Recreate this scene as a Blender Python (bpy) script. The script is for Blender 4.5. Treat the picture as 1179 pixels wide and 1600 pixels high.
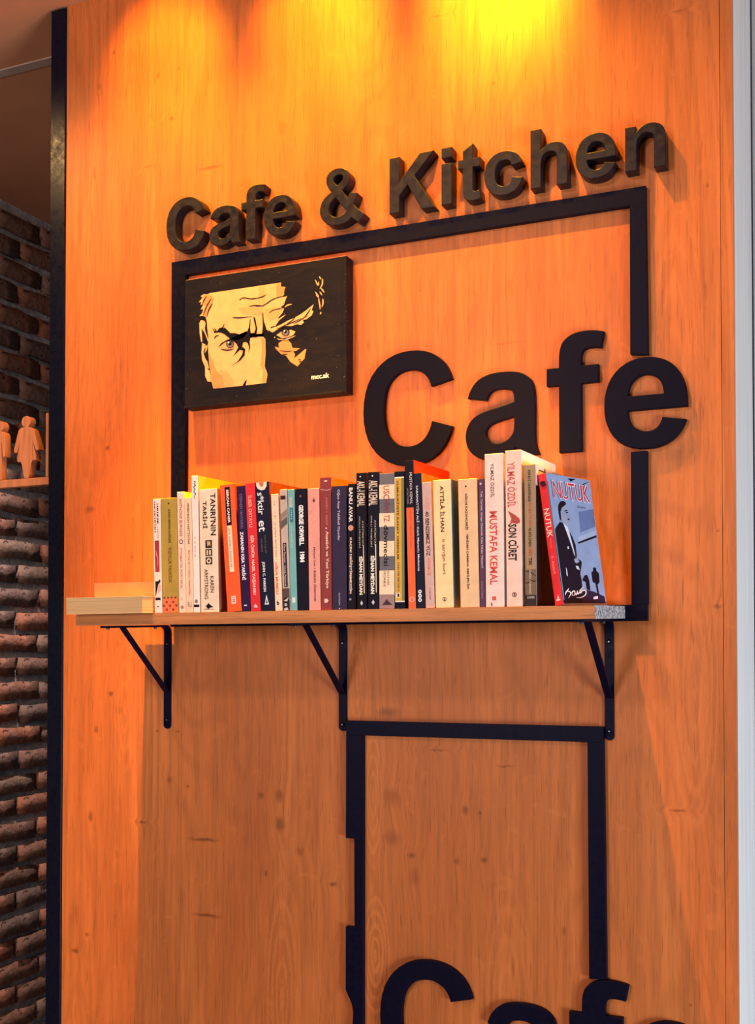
import bpy, bmesh, math, random
from mathutils import Matrix, Vector, Euler

# ------------------------------------------------------------------ camera, world, lights
# World frame: X runs along the panelled wall, Y points into it (wall face at Y = 0), Z up.
# Z = 0 is eye level; the floor lies at Z = -1.45 and the ceiling at Z = 1.362.
scene = bpy.context.scene
for o in list(bpy.data.objects):
    bpy.data.objects.remove(o, do_unlink=True)
COL = scene.collection
FLOOR, CEIL = -1.45, 1.362

cam_data = bpy.data.cameras.new('camera')
cam = bpy.data.objects.new('camera', cam_data)
COL.objects.link(cam)
cam.location = (0.0, -1.95, 0.0)
cam.rotation_euler = (math.radians(91.25), 0.0, math.radians(23.898))
cam_data.sensor_fit = 'VERTICAL'
cam_data.sensor_height = 24.0
cam_data.lens = 1829.14 / 1600 * 24.0
cam_data.shift_y = (987.09 - 800) / 1600
cam_data.clip_start = 0.02
scene.camera = cam

world = bpy.data.worlds.new('world')
scene.world = world
world.use_nodes = True
wb = world.node_tree.nodes['Background']
wb.inputs['Color'].default_value = (0.72, 0.78, 0.95, 1)
wb.inputs['Strength'].default_value = 0.085

def spot(name, loc, target, power, color, size_deg, blend, radius):
    d = bpy.data.lights.new(name, 'SPOT')
    d.energy, d.color = power, color
    d.spot_size, d.spot_blend, d.shadow_soft_size = math.radians(size_deg), blend, radius
    o = bpy.data.objects.new(name, d)
    COL.objects.link(o)
    o.location = loc
    o.rotation_euler = (Vector(target) - Vector(loc)).to_track_quat('-Z', 'Y').to_euler()
    return o

def area(name, loc, target, power, color, sx, sy):
    d = bpy.data.lights.new(name, 'AREA')
    d.energy, d.color = power, color
    d.shape, d.size, d.size_y = 'RECTANGLE', sx, sy
    o = bpy.data.objects.new(name, d)
    COL.objects.link(o)
    o.location = loc
    o.rotation_euler = (Vector(target) - Vector(loc)).to_track_quat('-Z', 'Y').to_euler()
    return o

AMBER = (1.0, 0.43, 0.003)
for lx, hot in ((-1.330, 20), (-0.985, 32), (-0.640, 70)):     # recessed ceiling spots: flood, beam on the wall top, narrow core
    spot('ceiling_spot', (lx, -0.28, 1.345), (lx, -0.28, 0.0), 50, AMBER, 124, 1.0, 0.012)
    spot('ceiling_spot_core', (lx, -0.28, 1.345), (lx, -0.17, 0.0), 500, AMBER, 31, 1.0, 0.012)
    spot('ceiling_spot_beam', (lx, -0.28, 1.345), (lx, 0.0, 1.20), hot, AMBER, 62, 1.0, 0.012)
spot('ceiling_spot', (-2.02, -0.55, 1.345), (-1.5, -0.1, 0.0), 18, (1.0, 0.58, 0.22), 110, 0.6, 0.015)  # unseen lamp, assumed from the slanting shadow edge under the shelf
spot('assumed_corridor_spot', (-2.10, 0.45, 1.345), (-2.33, 0.86, -0.9), 150, (1.0, 0.86, 0.84), 44, 1.0, 0.02)  # unseen lamp assumed in the corridor, added to light the bricks
area('assumed_ceiling_lamp', (-1.25, -2.3, 1.30), (-1.0, 0.0, 0.0), 15, (1.0, 0.80, 0.68), 0.16, 0.16)  # unseen lamp assumed overhead, added to light spines and shelf front
area('assumed_room_lamp', (-1.7, -3.4, 0.30), (-0.9, 0.0, -0.4), 43, (1.0, 0.82, 0.76), 0.7, 0.5)  # unseen lamp assumed out in the room, soft fill from the front
area('assumed_window_fill', (2.4, -1.9, -1.1), (-0.2, 0.0, -0.7), 135, (0.80, 0.90, 1.0), 1.2, 1.0)  # no window built: area light added as low daylight fill, source assumed

vs = scene.view_settings
vs.view_transform = 'Standard'
vs.look = 'None'
vs.exposure = 0.0
vs.gamma = 1.0
vs.use_curve_mapping = False

# ------------------------------------------------------------------ node helpers
class NT:
    def __init__(self, name):
        self.m = bpy.data.materials.new(name)
        self.m.use_nodes = True
        self.t = self.m.node_tree
        self.bsdf = self.t.nodes['Principled BSDF']
    def n(self, kind, **kw):
        nd = self.t.nodes.new(kind)
        for k, v in kw.items():
            setattr(nd, k, v)
        return nd
    def put(self, sock, v):
        if isinstance(v, bpy.types.NodeSocket):
            self.t.links.new(v, sock)
        elif v is not None:
            sock.default_value = v
    def math(self, op, a, b=None, c=None, clamp=False):
        nd = self.n('ShaderNodeMath', operation=op, use_clamp=clamp)
        for i, v in enumerate((a, b, c)):
            if v is not None:
                self.put(nd.inputs[i], v)
        return nd.outputs[0]
    def vmath(self, op, a, b=None):
        nd = self.n('ShaderNodeVectorMath', operation=op)
        self.put(nd.inputs[0], a)
        if b is not None:
            self.put(nd.inputs[1], b)
        return nd.outputs['Value'] if op in ('LENGTH', 'DOT_PRODUCT') else nd.outputs['Vector']
    def obj(self):
        return self.n('ShaderNodeTexCoord').outputs['Object']
    def noise(self, vec, scale=1.0, detail=3.0, rough=0.55, dist=0.0):
        nd = self.n('ShaderNodeTexNoise')
        self.put(nd.inputs['Vector'], vec)
        nd.inputs['Scale'].default_value = scale
        nd.inputs['Detail'].default_value = detail
        nd.inputs['Roughness'].default_value = rough
        nd.inputs['Distortion'].default_value = dist
        return nd.outputs['Fac']
    def rng(self, v, a, b, c=0.0, d=1.0, smooth=False):
        nd = self.n('ShaderNodeMapRange')
        if smooth:
            nd.interpolation_type = 'SMOOTHSTEP'
        self.put(nd.inputs[0], v)
        for i, x in enumerate((a, b, c, d)):
            nd.inputs[i + 1].default_value = x
        return nd.outputs[0]
    def mix(self, fac, a, b, blend='MIX'):
        nd = self.n('ShaderNodeMix', data_type='RGBA', blend_type=blend)
        self.put(nd.inputs['Factor'], fac)
        for s, v in (('A', a), ('B', b)):
            sock = [i for i in nd.inputs if i.name == s and i.type == 'RGBA'][0]
            self.put(sock, (*v, 1) if isinstance(v, tuple) else v)
        return [o for o in nd.outputs if o.type == 'RGBA'][0]
    def bump(self, h, strength=0.3, dist=0.002):
        nd = self.n('ShaderNodeBump')
        nd.inputs['Strength'].default_value = strength
        nd.inputs['Distance'].default_value = dist
        self.put(nd.inputs['Height'], h)
        self.put(self.bsdf.inputs['Normal'], nd.outputs[0])
    def fin(self, color, rough=0.5, spec=0.5, metal=0.0):
        self.put(self.bsdf.inputs['Base Color'], (*color, 1) if isinstance(color, tuple) else color)
        self.put(self.bsdf.inputs['Roughness'], rough)
        self.put(self.bsdf.inputs['Specular IOR Level'], spec)
        self.put(self.bsdf.inputs['Metallic'], metal)
        return self.m

def srgb(r, g, b):
    f = lambda c: c / 12.92 if c <= 0.04045 else ((c + 0.055) / 1.055) ** 2.4
    return (f(r / 255), f(g / 255), f(b / 255))

_plain = {}
def plain(color, rough=0.55, var=0.10, scale=40.0, spec=0.4):
    """a simple printed / painted surface with slight mottling"""
    key = (tuple(round(c, 4) for c in color), rough, var, scale, spec)
    if key not in _plain:
        t = NT('paint')
        if max(color) < 0.06:
            spec = 0.10
        f = t.noise(t.obj(), scale, 3)
        lo = tuple(c * (1 - var) for c in color)
        hi = tuple(min(1, c * (1 + var)) for c in color)
        _plain[key] = t.fin(t.mix(t.rng(f, 0.3, 0.7), lo, hi), rough, spec)
    return _plain[key]
def P(r, g, b, **kw):
    return plain(srgb(r, g, b), **kw)

KNOTS = [(-1.454,1.239,.0048,.0066,.8),(-1.346,1.169,.0046,.0065,.7),(-1.296,1.173,.0045,.0039,.6),(-1.313,1.075,.0061,.0052,.8),(-1.465,.426,.008,.0065,.9),(-1.508,.303,.0145,.0092,.8),(-1.404,.202,.0032,.0116,.9),(-1.454,-.074,.0079,.0052,1),(-1.432,-.107,.0094,.009,.4),(-1.489,-.147,.0064,.0065,.7),(-1.503,-.324,.0065,.013,.9),(-1.54,-.6,.0113,.0052,1),(-1.51,-.564,.0064,.0065,.8),(-1.107,-.263,.0084,.0085,.8),(-1.067,-.262,.011,.0144,.7),(-1.065,-.315,.0123,.0168,.9),(-1.095,-.41,.0042,.0084,.9),(-.954,-.419,.0105,.0047,.9),(-1.022,-.364,.0108,.0095,.6),(-1.341,-.146,.0046,.0038,.8),(-1.312,-.241,.0075,.0076,.7),(-1.27,-.252,.0044,.0025,.9),(-1.293,-.145,.0045,.0038,.8),(-.695,-.268,.0071,.0101,.8),(-.669,-.272,.0035,.0033,.9),(-.711,-.36,.0072,.0079,.7),(-.661,-.354,.0082,.0056,.9),(-.797,-.355,.0099,.0057,.8),(-.836,-.252,.0175,.0184,.5),(-.836,-.326,.02,.0161,.5),(-.791,-.393,.0123,.0182,.4),(-.519,-.463,.0055,.0086,.5),(-.264,.082,.008,.0052,.8),(-.262,.205,.003,.0021,.9),(-.843,-.1,.0251,.0116,.7),(-.275,.77,.003,.0042,.8),(-.781,.661,.0037,.0035,.5),(-.883,.573,.0052,.0106,.5),(-.8,.523,.0037,.0035,.5),(-1.491,1.176,.0065,.008,.5),(-1.502,.998,.005,.016,.6),(-1.064,1.01,.0111,.0148,.4),(-.31,-.563,.004,.0031,.7),(-.641,1.012,.0047,.0046,.6)]
CRACKS = [(-1.221,.961,.0321,.0038,.8),(-1.371,.988,.0154,.0026,.6),(-1.378,-.328,.0153,.0025,.9),(-1.233,-.354,.0376,.0037,1),(-1.225,-.5,.0374,.0037,1),(-.748,-.165,.0194,.0023,.8),(-.622,-.188,.0208,.0022,.8),(-.329,-.25,.0174,.0026,.9),(-.614,.549,.0347,.0022,.5),(-.746,1.155,.0148,.0023,.6),(-.32,1.067,.0155,.0021,.6)]

CATHEDRALS = [(-.873,-.250,.024,.150,30,.55),(-.868,-.540,.034,.130,34,.60),(-.905,-.050,.026,.110,26,.4),(-1.060,-.640,.045,.260,30,.4),(-.62,-.60,.05,.24,30,.3),(-.30,-.05,.045,.28,34,.35),(-.48,.10,.05,.20,26,.3),(-1.52,.62,.03,.35,26,.3),(-.33,.45,.06,.40,34,.3),(-1.02,.62,.05,.35,28,.25),(-1.42,-.10,.03,.16,26,.3)]

def oak(name, knots=True, hue=(0.52, 0.142, 0.032), horizontal=False):
    t = NT(name)
    sep = t.n('ShaderNodeSeparateXYZ')
    t.put(sep.inputs[0], t.obj())
    x, y, z = sep.outputs
    if horizontal:
        x, z = z, x
    across = t.math('ADD', x, y)
    def vec(a, b):
        cb = t.n('ShaderNodeCombineXYZ')
        t.put(cb.inputs[0], a)
        t.put(cb.inputs[1], b)
        return cb.outputs[0]
    p = vec(across, z)
    dark = None
    gx = across
    if knots:
        wob = t.n('ShaderNodeTexNoise')
        t.put(wob.inputs['Vector'], p)
        wob.inputs['Scale'].default_value = 90
        pw = t.vmath('ADD', p, t.vmath('MULTIPLY', t.vmath('SUBTRACT', wob.outputs['Color'], (0.5, 0.5, 0.5)), (0.006, 0.008, 0.0)))
        bend = None
        for kx, kz, rx, rz, s in KNOTS + CRACKS:
            d = t.vmath('LENGTH', t.vmath('MULTIPLY', t.vmath('SUBTRACT', pw, (kx, kz, 0)), (1 / rx, 1 / rz, 0)))
            k = t.rng(d, 1.25, 0.15, 0.0, s, True)
            dark = k if dark is None else t.math('MAXIMUM', dark, k)
            if rx > 0.006 and rx < 0.02:
                h = t.rng(d, 4.5, 0.0, 0.0, 0.5 * rx, True)
                bend = h if bend is None else t.math('ADD', bend, h)
        gx = t.math('ADD', across, bend)
    sx = lambda k: t.math('MULTIPLY', gx, k)
    sz = lambda k: t.math('MULTIPLY', z, k)
    tone = t.noise(vec(sx(7.0), sz(0.9)), 1, 3, 0.5, 0.4)
    grain = t.noise(vec(sx(75.0), sz(2.6)), 1, 5, 0.6, 0.35)
    fine = t.noise(vec(sx(420.0), sz(11.0)), 1, 3, 0.6, 0.2)
    pores = t.rng(t.noise(vec(sx(300.0), sz(16.0)), 1, 2, 0.5), 0.60, 0.70, 0.0, 1.0)
    cath = t.noise(vec(sx(4.2), sz(0.55)), 1, 1.5, 0.45, 0.5)
    rings = t.math('SINE', t.math('MULTIPLY', cath, 190.0))
    figure = t.rng(t.noise(vec(sx(26.0), sz(22.0)), 1, 4, 0.6, 1.2), 0.60, 0.72, 0.0, 1.0)
    lo = tuple(c * k for c, k in zip(hue, (0.72, 0.62, 0.55)))
    hi = tuple(min(1, c * k) for c, k in zip(hue, (1.18, 1.25, 1.30)))
    col = t.mix(t.rng(tone, 0.28, 0.72), lo, hi)
    col = t.mix(t.rng(grain, 0.42, 0.66, 0.0, 0.75), col, tuple(c * 0.58 for c in hue))
    col = t.mix(t.rng(rings, 0.2, 1.0, 0.0, 0.34), col, tuple(c * 0.58 for c in hue))
    if knots:
        for cx, cz, rx, rz, fq, amt in CATHEDRALS:          # pointed arches where the plain-sawn figure shows
            d = t.vmath('LENGTH', t.vmath('MULTIPLY', t.vmath('SUBTRACT', pw, (cx, cz, 0)), (1 / rx, 1 / rz, 0)))
            ring = t.math('MULTIPLY', t.rng(t.math('SINE', t.math('MULTIPLY', d, fq)), -0.2, 1.0, 0.0, amt), t.rng(d, 1.0, 0.75, 0.0, 1.0, True))
            col = t.mix(ring, col, hi)
    col = t.mix(t.rng(fine, 0.35, 0.75, 0.0, 0.42), col, hi)
    col = t.mix(t.math('MULTIPLY', pores, 0.45), col, tuple(c * 0.38 for c in hue))
    col = t.mix(t.math('MULTIPLY', figure, 0.30), col, hi)
    if dark is not None:
        col = t.mix(t.math('MULTIPLY', dark, 0.72), col, tuple(c * 0.20 for c in hue))
    t.bump(t.math('ADD', fine, t.math('MULTIPLY', pores, -0.6)), 0.16, 0.0015)
    return t.fin(col, t.rng(fine, 0.3, 0.7, 0.42, 0.56), 0.28)

M = {}
M['oak'] = oak('oak_laminate')
M['shelf_oak'] = oak('shelf_oak', False, (0.50, 0.185, 0.058), True)

def dusty_black(name, base, dust, dust_amt, rough, spec=0.14):
    t = NT(name)
    o = t.obj()
    a = t.noise(o, 90, 5, 0.7)
    b = t.noise(o, 900, 2, 0.5)
    specks = t.rng(b, 0.70, 0.78, 0.0, 1.0)
    col = t.mix(t.rng(a, 0.42, 0.75, 0.0, dust_amt), base, dust)
    col = t.mix(t.math('MULTIPLY', specks, 0.5 * dust_amt), col, tuple(min(1, c * 3) for c in dust))
    t.bump(a, 0.12, 0.001)
    return t.fin(col, t.rng(a, 0.3, 0.7, rough - 0.08, rough + 0.12), spec)
M['letter'] = dusty_black('lacquered_letter', (0.0060, 0.0045, 0.0090), (0.022, 0.016, 0.022), 0.6, 0.36, 0.22)
M['big_letter'] = dusty_black('black_letter', (0.0030, 0.0026, 0.0120), (0.008, 0.006, 0.015), 0.4, 0.46, 0.06)
M['frame'] = dusty_black('black_bar', (0.0018, 0.0020, 0.0130), (0.010, 0.007, 0.013), 0.5, 0.44, 0.07)
M['iron'] = dusty_black('black_iron', (0.0016, 0.0020, 0.0130), (0.004, 0.004, 0.012), 0.3, 0.42, 0.08)
M['post'] = dusty_black('post_paint', (0.0030, 0.0040, 0.0130), (0.006, 0.006, 0.012), 0.25, 0.30, 0.12)
M['steel'] = NT('screw_steel').fin((0.22, 0.22, 0.24), 0.35, 0.5, 0.8)
def chipboard():
    t = NT('chipboard')
    o = t.obj()
    v = t.n('ShaderNodeTexVoronoi')
    t.put(v.inputs['Vector'], o)
    v.inputs['Scale'].default_value = 330
    a = t.noise(o, 260, 3, 0.6)
    col = t.mix(t.rng(a, 0.40, 0.60), (0.07, 0.07, 0.08), (0.60, 0.60, 0.62))
    col = t.mix(t.rng(v.outputs['Distance'], 0.0, 0.35, 0.7, 0.0), col, (0.30, 0.30, 0.31))
    t.bump(a, 0.4, 0.001)
    return t.fin(col, 0.85, 0.2)
M['chip'] = chipboard()
def white_wood():
    t = NT('white_stained_wood')
    mp = t.n('ShaderNodeMapping')
    t.put(mp.inputs[0], t.obj())
    mp.inputs['Scale'].default_value = (60, 60, 2.2)
    a = t.noise(mp.outputs[0], 1, 5, 0.6, 0.4)
    col = t.mix(t.rng(a, 0.3, 0.75), (0.70, 0.70, 0.70), (0.50, 0.50, 0.49))
    t.bump(a, 0.1, 0.001)
    return t.fin(col, 0.5, 0.4)
M['white_wood'] = white_wood()
def brick_mat(k, base):
    t = NT('brick_%d' % k)
    o = t.obj()
    a = t.noise(o, 38, 5, 0.65, 0.5)
    b = t.noise(o, 14, 3, 0.5)
    pits = t.rng(t.noise(o, 55, 3, 0.6, 1.0), 0.62, 0.70, 0.0, 1.0)
    col = t.mix(t.rng(a, 0.3, 0.7), tuple(c * 0.55 for c in base), tuple(c * 1.35 for c in base))
    col = t.mix(t.rng(b, 0.5, 0.75, 0.0, 0.5), col, (base[0] * 0.8, base[0] * 0.62, base[0] * 0.52))
    col = t.mix(pits, col, tuple(c * 0.25 for c in base))
    t.bump(t.math('SUBTRACT', a, t.math('MULTIPLY', pits, 0.6)), 0.9, 0.006)
    return t.fin(col, 0.9, 0.15)
M['bricks'] = [brick_mat(i, c) for i, c in enumerate(((0.20, 0.105, 0.075), (0.25, 0.115, 0.075), (0.17, 0.105, 0.085), (0.30, 0.120, 0.070), (0.21, 0.13, 0.095)))]
def mortar():
    t = NT('mortar')
    a = t.noise(t.obj(), 60, 5, 0.7)
    t.bump(a, 0.8, 0.006)
    return t.fin(t.mix(t.rng(a, 0.3, 0.7), (0.26, 0.25, 0.25), (0.68, 0.66, 0.65)), 0.95, 0.1)
M['mortar'] = mortar()
M['ceiling'] = plain((0.55, 0.25, 0.13), 0.9, 0.06, 6.0, 0.1)
M['ceiling_strip'] = plain((0.40, 0.30, 0.25), 0.6, 0.05, 20.0, 0.3)
M['floor'] = plain((0.16, 0.13, 0.12), 0.5, 0.15, 5.0, 0.3)
M['grey_wall'] = plain((0.42, 0.42, 0.44), 0.7, 0.06, 8.0, 0.3)
M['sign_wood'] = oak('sign_wood', False, (0.50, 0.19, 0.085))
def paper():
    t = NT('page_block')
    mp = t.n('ShaderNodeMapping')
    t.put(mp.inputs[0], t.obj())
    mp.inputs['Scale'].default_value = (1600, 3, 3)
    a = t.noise(mp.outputs[0], 1, 2, 0.5)
    return t.fin(t.mix(t.rng(a, 0.3, 0.7), (0.62, 0.52, 0.38), (0.80, 0.71, 0.55)), 0.9, 0.1)
M['pages'] = paper()
def paper_flat():
    t = NT('page_block_lying')
    mp = t.n('ShaderNodeMapping')
    t.put(mp.inputs[0], t.obj())
    mp.inputs['Scale'].default_value = (4, 4, 1500)
    a = t.noise(mp.outputs[0], 1, 2, 0.5)
    return t.fin(t.mix(t.rng(a, 0.3, 0.7), (0.52, 0.30, 0.13), (0.68, 0.43, 0.21)), 0.9, 0.1)
M['pages_lying'] = paper_flat()

# ------------------------------------------------------------------ mesh helpers
def link(o, parent=None):
    COL.objects.link(o)
    if parent is not None:
        o.parent = parent
    return o
def obj(name, me, mat=None, parent=None, loc=None, rot=None):
    o = bpy.data.objects.new(name, me)
    if mat is not None:
        me.materials.clear()
        me.materials.append(mat)
    if loc is not None:
        o.location = loc
    if rot is not None:
        o.rotation_euler = rot
    return link(o, parent)
def empty(name, loc=(0, 0, 0), rot=(0, 0, 0)):
    o = bpy.data.objects.new(name, None)
    o.empty_display_size = 0.02
    o.location, o.rotation_euler = loc, rot
    return link(o)
def tag(o, label, cat, group=None):
    o['label'], o['category'] = label, cat
    if group:
        o['group'] = group
    return o
def struct(o, label=None):
    o['kind'] = 'structure'
    if label:
        o['label'] = label
    return o
def bm_mesh(name, bm):
    me = bpy.data.meshes.new(name)
    bmesh.ops.recalc_face_normals(bm, faces=bm.faces)
    bm.to_mesh(me)
    bm.free()
    return me
def add_box(bm, x0, x1, y0, y1, z0, z1, bevel=0.0, seg=1):
    b = bmesh.new()
    bmesh.ops.create_cube(b, size=1.0)
    for v in b.verts:
        v.co = Vector(((x0 + x1) / 2 + v.co.x * (x1 - x0), (y0 + y1) / 2 + v.co.y * (y1 - y0), (z0 + z1) / 2 + v.co.z * (z1 - z0)))
    if bevel > 0:
        bmesh.ops.bevel(b, geom=b.edges[:], offset=bevel, segments=seg, affect='EDGES', profile=0.5)
    tmp = bpy.data.meshes.new('tmp')
    b.to_mesh(tmp)
    b.free()
    bm.from_mesh(tmp)
    bpy.data.meshes.remove(tmp)
def box(name, x0, x1, y0, y1, z0, z1, mat, parent=None, bevel=0.0, seg=1):
    bm = bmesh.new()
    add_box(bm, x0, x1, y0, y1, z0, z1, bevel, seg)
    return obj(name, bm_mesh(name, bm), mat, parent)
def curve_mesh(name, loops, depth=0.0, bevel=0.0):
    """closed 2-D loops (even-odd filled) -> mesh in the local XY plane, thickness along Z"""
    cu = bpy.data.curves.new(name, 'CURVE')
    cu.dimensions = '2D'
    cu.fill_mode = 'BOTH' if depth > 0 else 'FRONT'
    if depth > 0:
        cu.extrude = max(depth / 2 - bevel, 1e-5)
        cu.bevel_depth = bevel
        cu.bevel_resolution = 1
        cu.offset = -bevel
    for lp in loops:
        sp = cu.splines.new('POLY')
        sp.points.add(len(lp) - 1)
        for q, (a, b) in zip(sp.points, lp):
            q.co = (a, b, 0, 1)
        sp.use_cyclic_u = True
    return eval_mesh(name, cu)
def eval_mesh(name, cu):
    o = bpy.data.objects.new(name, cu)
    COL.objects.link(o)
    dg = bpy.context.evaluated_depsgraph_get()
    me = bpy.data.meshes.new_from_object(o.evaluated_get(dg))
    me.name = name
    for at in [a.name for a in me.attributes if 'normal' in a.name]:
        me.attributes.remove(me.attributes[at])
    for p in me.polygons:
        p.use_smooth = False
    bpy.data.objects.remove(o, do_unlink=True)
    bpy.data.curves.remove(cu)
    return me
def stand(me, y=0.0):
    """lay a local-XY mesh upright on the wall: x -> X, y -> Z, thickness toward the room"""
    for v in me.vertices:
        v.co = Vector((v.co.x, y - v.co.z, v.co.y))
    return me
_text = {}
def text_mesh(s, bold=0.0):
    key = (s, bold)
    if key not in _text:
        cu = bpy.data.curves.new('print', 'FONT')
        cu.body = s
        cu.size = 1.0
        cu.resolution_u = 2
        cu.offset = bold
        me = eval_mesh('print', cu)
        xs = [v.co.x for v in me.vertices] or [0, 1]
        ys = [v.co.y for v in me.vertices] or [0, 1]
        _text[key] = (me, min(xs), max(xs), min(ys), max(ys))
    return _text[key]

def glyph(d):
    loops, cur, pt = [], None, None
    tok = d.split()
    i = 0
    while i < len(tok):
        c = tok[i]
        if c == 'M':
            cur = [(float(tok[i + 1]), float(tok[i + 2]))]
            loops.append(cur)
            i += 3
        elif c == 'L':
            cur.append((float(tok[i + 1]), float(tok[i + 2])))
            i += 3
        else:
            x0, y0 = cur[-1]
            x1, y1, x2, y2 = map(float, tok[i + 1:i + 5])
            for k in range(1, 6):
                u = k / 5
                cur.append(((1 - u) ** 2 * x0 + 2 * u * (1 - u) * x1 + u * u * x2, (1 - u) ** 2 * y0 + 2 * u * (1 - u) * y1 + u * u * y2))
            i += 5
    out = []
    for lp in loops:
        if math.dist(lp[0], lp[-1]) < 1:
            lp = lp[:-1]
        out.append(lp)
    return out
GLYPH = {
 'C': 'M 1087 539 L 1374 448 Q 1308 208 1154.5 91.5 Q 1001 -25 765 -25 Q 473 -25 285 174.5 Q 97 374 97 720 Q 97 1086 286 1288.5 Q 475 1491 783 1491 Q 1052 1491 1220 1332 Q 1320 1238 1370 1062 L 1077 992 Q 1051 1106 968.5 1172 Q 886 1238 768 1238 Q 605 1238 503.5 1121 Q 402 1004 402 742 Q 402 464 502 346 Q 602 228 762 228 Q 880 228 965 303 Q 1050 378 1087 539',
 'a': 'M 357 738 L 102 784 Q 145 938 250 1012 Q 355 1086 562 1086 Q 750 1086 842 1041.5 Q 934 997 971.5 928.5 Q 1009 860 1009 677 L 1006 349 Q 1006 209 1019.5 142.5 Q 1033 76 1070 0 L 792 0 Q 781 28 765 83 Q 758 108 755 116 Q 683 46 601 11 Q 519 -24 426 -24 Q 262 -24 167.5 65 Q 73 154 73 290 Q 73 380 116 450.5 Q 159 521 236.5 558.5 Q 314 596 460 624 Q 657 661 733 693 L 733 721 Q 733 802 693 836.5 Q 653 871 542 871 Q 467 871 425 841.5 Q 383 812 357 738 M 733 510 Q 679 492 562 467 Q 445 442 409 418 Q 354 379 354 319 Q 354 260 398 217 Q 442 174 510 174 Q 586 174 655 224 Q 706 262 722 317 Q 733 353 733 454 L 733 510',
 'f': 'M 24 1062 L 180 1062 L 180 1142 Q 180 1276 208.5 1342 Q 237 1408 313.5 1449.5 Q 390 1491 507 1491 Q 627 1491 742 1455 L 704 1259 Q 637 1275 575 1275 Q 514 1275 487.5 1246.5 Q 461 1218 461 1137 L 461 1062 L 671 1062 L 671 841 L 461 841 L 461 0 L 180 0 L 180 841 L 24 841',
 'e': 'M 762 343 L 1042 296 Q 988 142 871.5 61.5 Q 755 -24 580 -24 Q 303 -24 170 157 Q 65 302 65 523 Q 65 787 203 936.5 Q 341 1086 552 1086 Q 789 1086 926 929.5 Q 1063 773 1057 450 L 353 450 Q 356 325 421 255.5 Q 486 186 583 186 Q 649 186 694 222 Q 739 258 762 343 M 778 627 Q 775 749 715 812.5 Q 655 876 569 876 Q 477 876 417 809 Q 357 742 358 627',
 '&': 'M 1444 159 L 1270 -45 Q 1150 20 1044 120 Q 960 48 862 11.5 Q 764 -25 628 -25 Q 343 -25 199 136 Q 84 261 84 423 Q 84 570 170.5 687 Q 257 804 429 892 Q 352 984 314 1066 Q 276 1148 276 1221 Q 276 1338 371 1418 Q 466 1499 640 1499 Q 808 1499 902.5 1413 Q 997 1327 997 1203 Q 997 1124 950 1053 Q 903 982 760 893 L 941 654 Q 973 711 996 802 L 1221 750 Q 1188 632 1169 588 Q 1150 538 1101 464 Q 1180 380 1300 280 Q 1380 210 1444 159 M 630 1045 L 700 1096 Q 797 1160 797 1222 Q 797 1265 758 1293 Q 719 1321 648 1321 Q 575 1321 537 1291 Q 500 1261 500 1218 Q 500 1164 568 1080 L 630 1045 M 571 722 Q 470 671 419 598 Q 368 525 368 432 Q 368 328 435 262 Q 502 196 613 196 Q 686 196 750 225 Q 814 254 890 320 L 571 722',
 'K': 'M 150 0 L 150 1466 L 446 1466 L 446 815 L 1044 1466 L 1442 1466 L 890 895 L 1472 0 L 1089 0 L 686 688 L 446 443 L 446 0',
 'dot': 'M 147 1206 L 147 1466 L 428 1466 L 428 1206',
 'stem': 'M 147 0 L 147 1062 L 428 1062 L 428 0',
 't': 'M 634 1062 L 634 838 L 442 838 L 442 410 Q 442 280 447.5 258.5 Q 453 237 472.5 223 Q 492 209 520 209 Q 559 209 633 236 L 657 18 Q 559 -24 435 -24 Q 359 -24 298 1.5 Q 237 27 208.5 67.5 Q 180 108 169 177 Q 160 226 160 375 L 160 838 L 31 838 L 31 1062 L 160 1062 L 160 1273 L 442 1437 L 442 1062',
 'c': 'M 1073 748 L 796 698 Q 782 781 732.5 823 Q 683 865 604 865 Q 499 865 436.5 792.5 Q 374 720 374 550 Q 374 361 437.5 283 Q 501 205 608 205 Q 688 205 739 250.5 Q 790 296 811 407 L 1087 360 Q 1044 170 922 73 Q 800 -24 595 -24 Q 362 -24 223.5 123 Q 85 270 85 530 Q 85 793 224 939.5 Q 363 1086 600 1086 Q 794 1086 908.5 1002.5 Q 1023 919 1073 748',
 'h': 'M 430 1466 L 430 927 Q 566 1086 755 1086 Q 852 1086 930 1050 Q 1008 1014 1047.5 958 Q 1087 902 1101.5 834 Q 1116 766 1116 623 L 1116 0 L 835 0 L 835 561 Q 835 728 819 773 Q 803 818 762.5 844.5 Q 722 871 661 871 Q 591 871 536 837 Q 481 803 455.5 734.5 Q 430 666 430 532 L 430 0 L 149 0 L 149 1466',
 'n': 'M 1112 0 L 831 0 L 831 542 Q 831 714 813 764.5 Q 795 815 754.5 843 Q 714 871 656 871 Q 582 871 523 830 Q 464 790 442 723 Q 420 656 420 481 L 420 0 L 139 0 L 139 1062 L 400 1062 L 400 906 Q 539 1086 750 1086 Q 843 1086 920 1052.5 Q 997 1019 1036.5 967 Q 1076 915 1094 849 Q 1112 783 1112 660',
}
INK = {'C': (97, 1374), 'a': (73, 1070), 'f': (24, 742), 'e': (65, 1060), '&': (84, 1444), 'K': (150, 1472), 'i': (147, 428), 't': (31, 657), 'c': (85, 1087), 'h': (149, 1116), 'n': (139, 1112)}
def letter_mesh(key, ink, x, width, base, unit, thick, bevel):
    a, b = ink
    s = width / (b - a)
    loops = [[((px - a) * s, py * unit) for px, py in lp] for lp in glyph(GLYPH[key])]
    me = curve_mesh('letter', loops, thick, bevel)
    for v in me.vertices:
        v.co = Vector((v.co.x, -thick / 2 - v.co.z, v.co.y))
    return me

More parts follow.
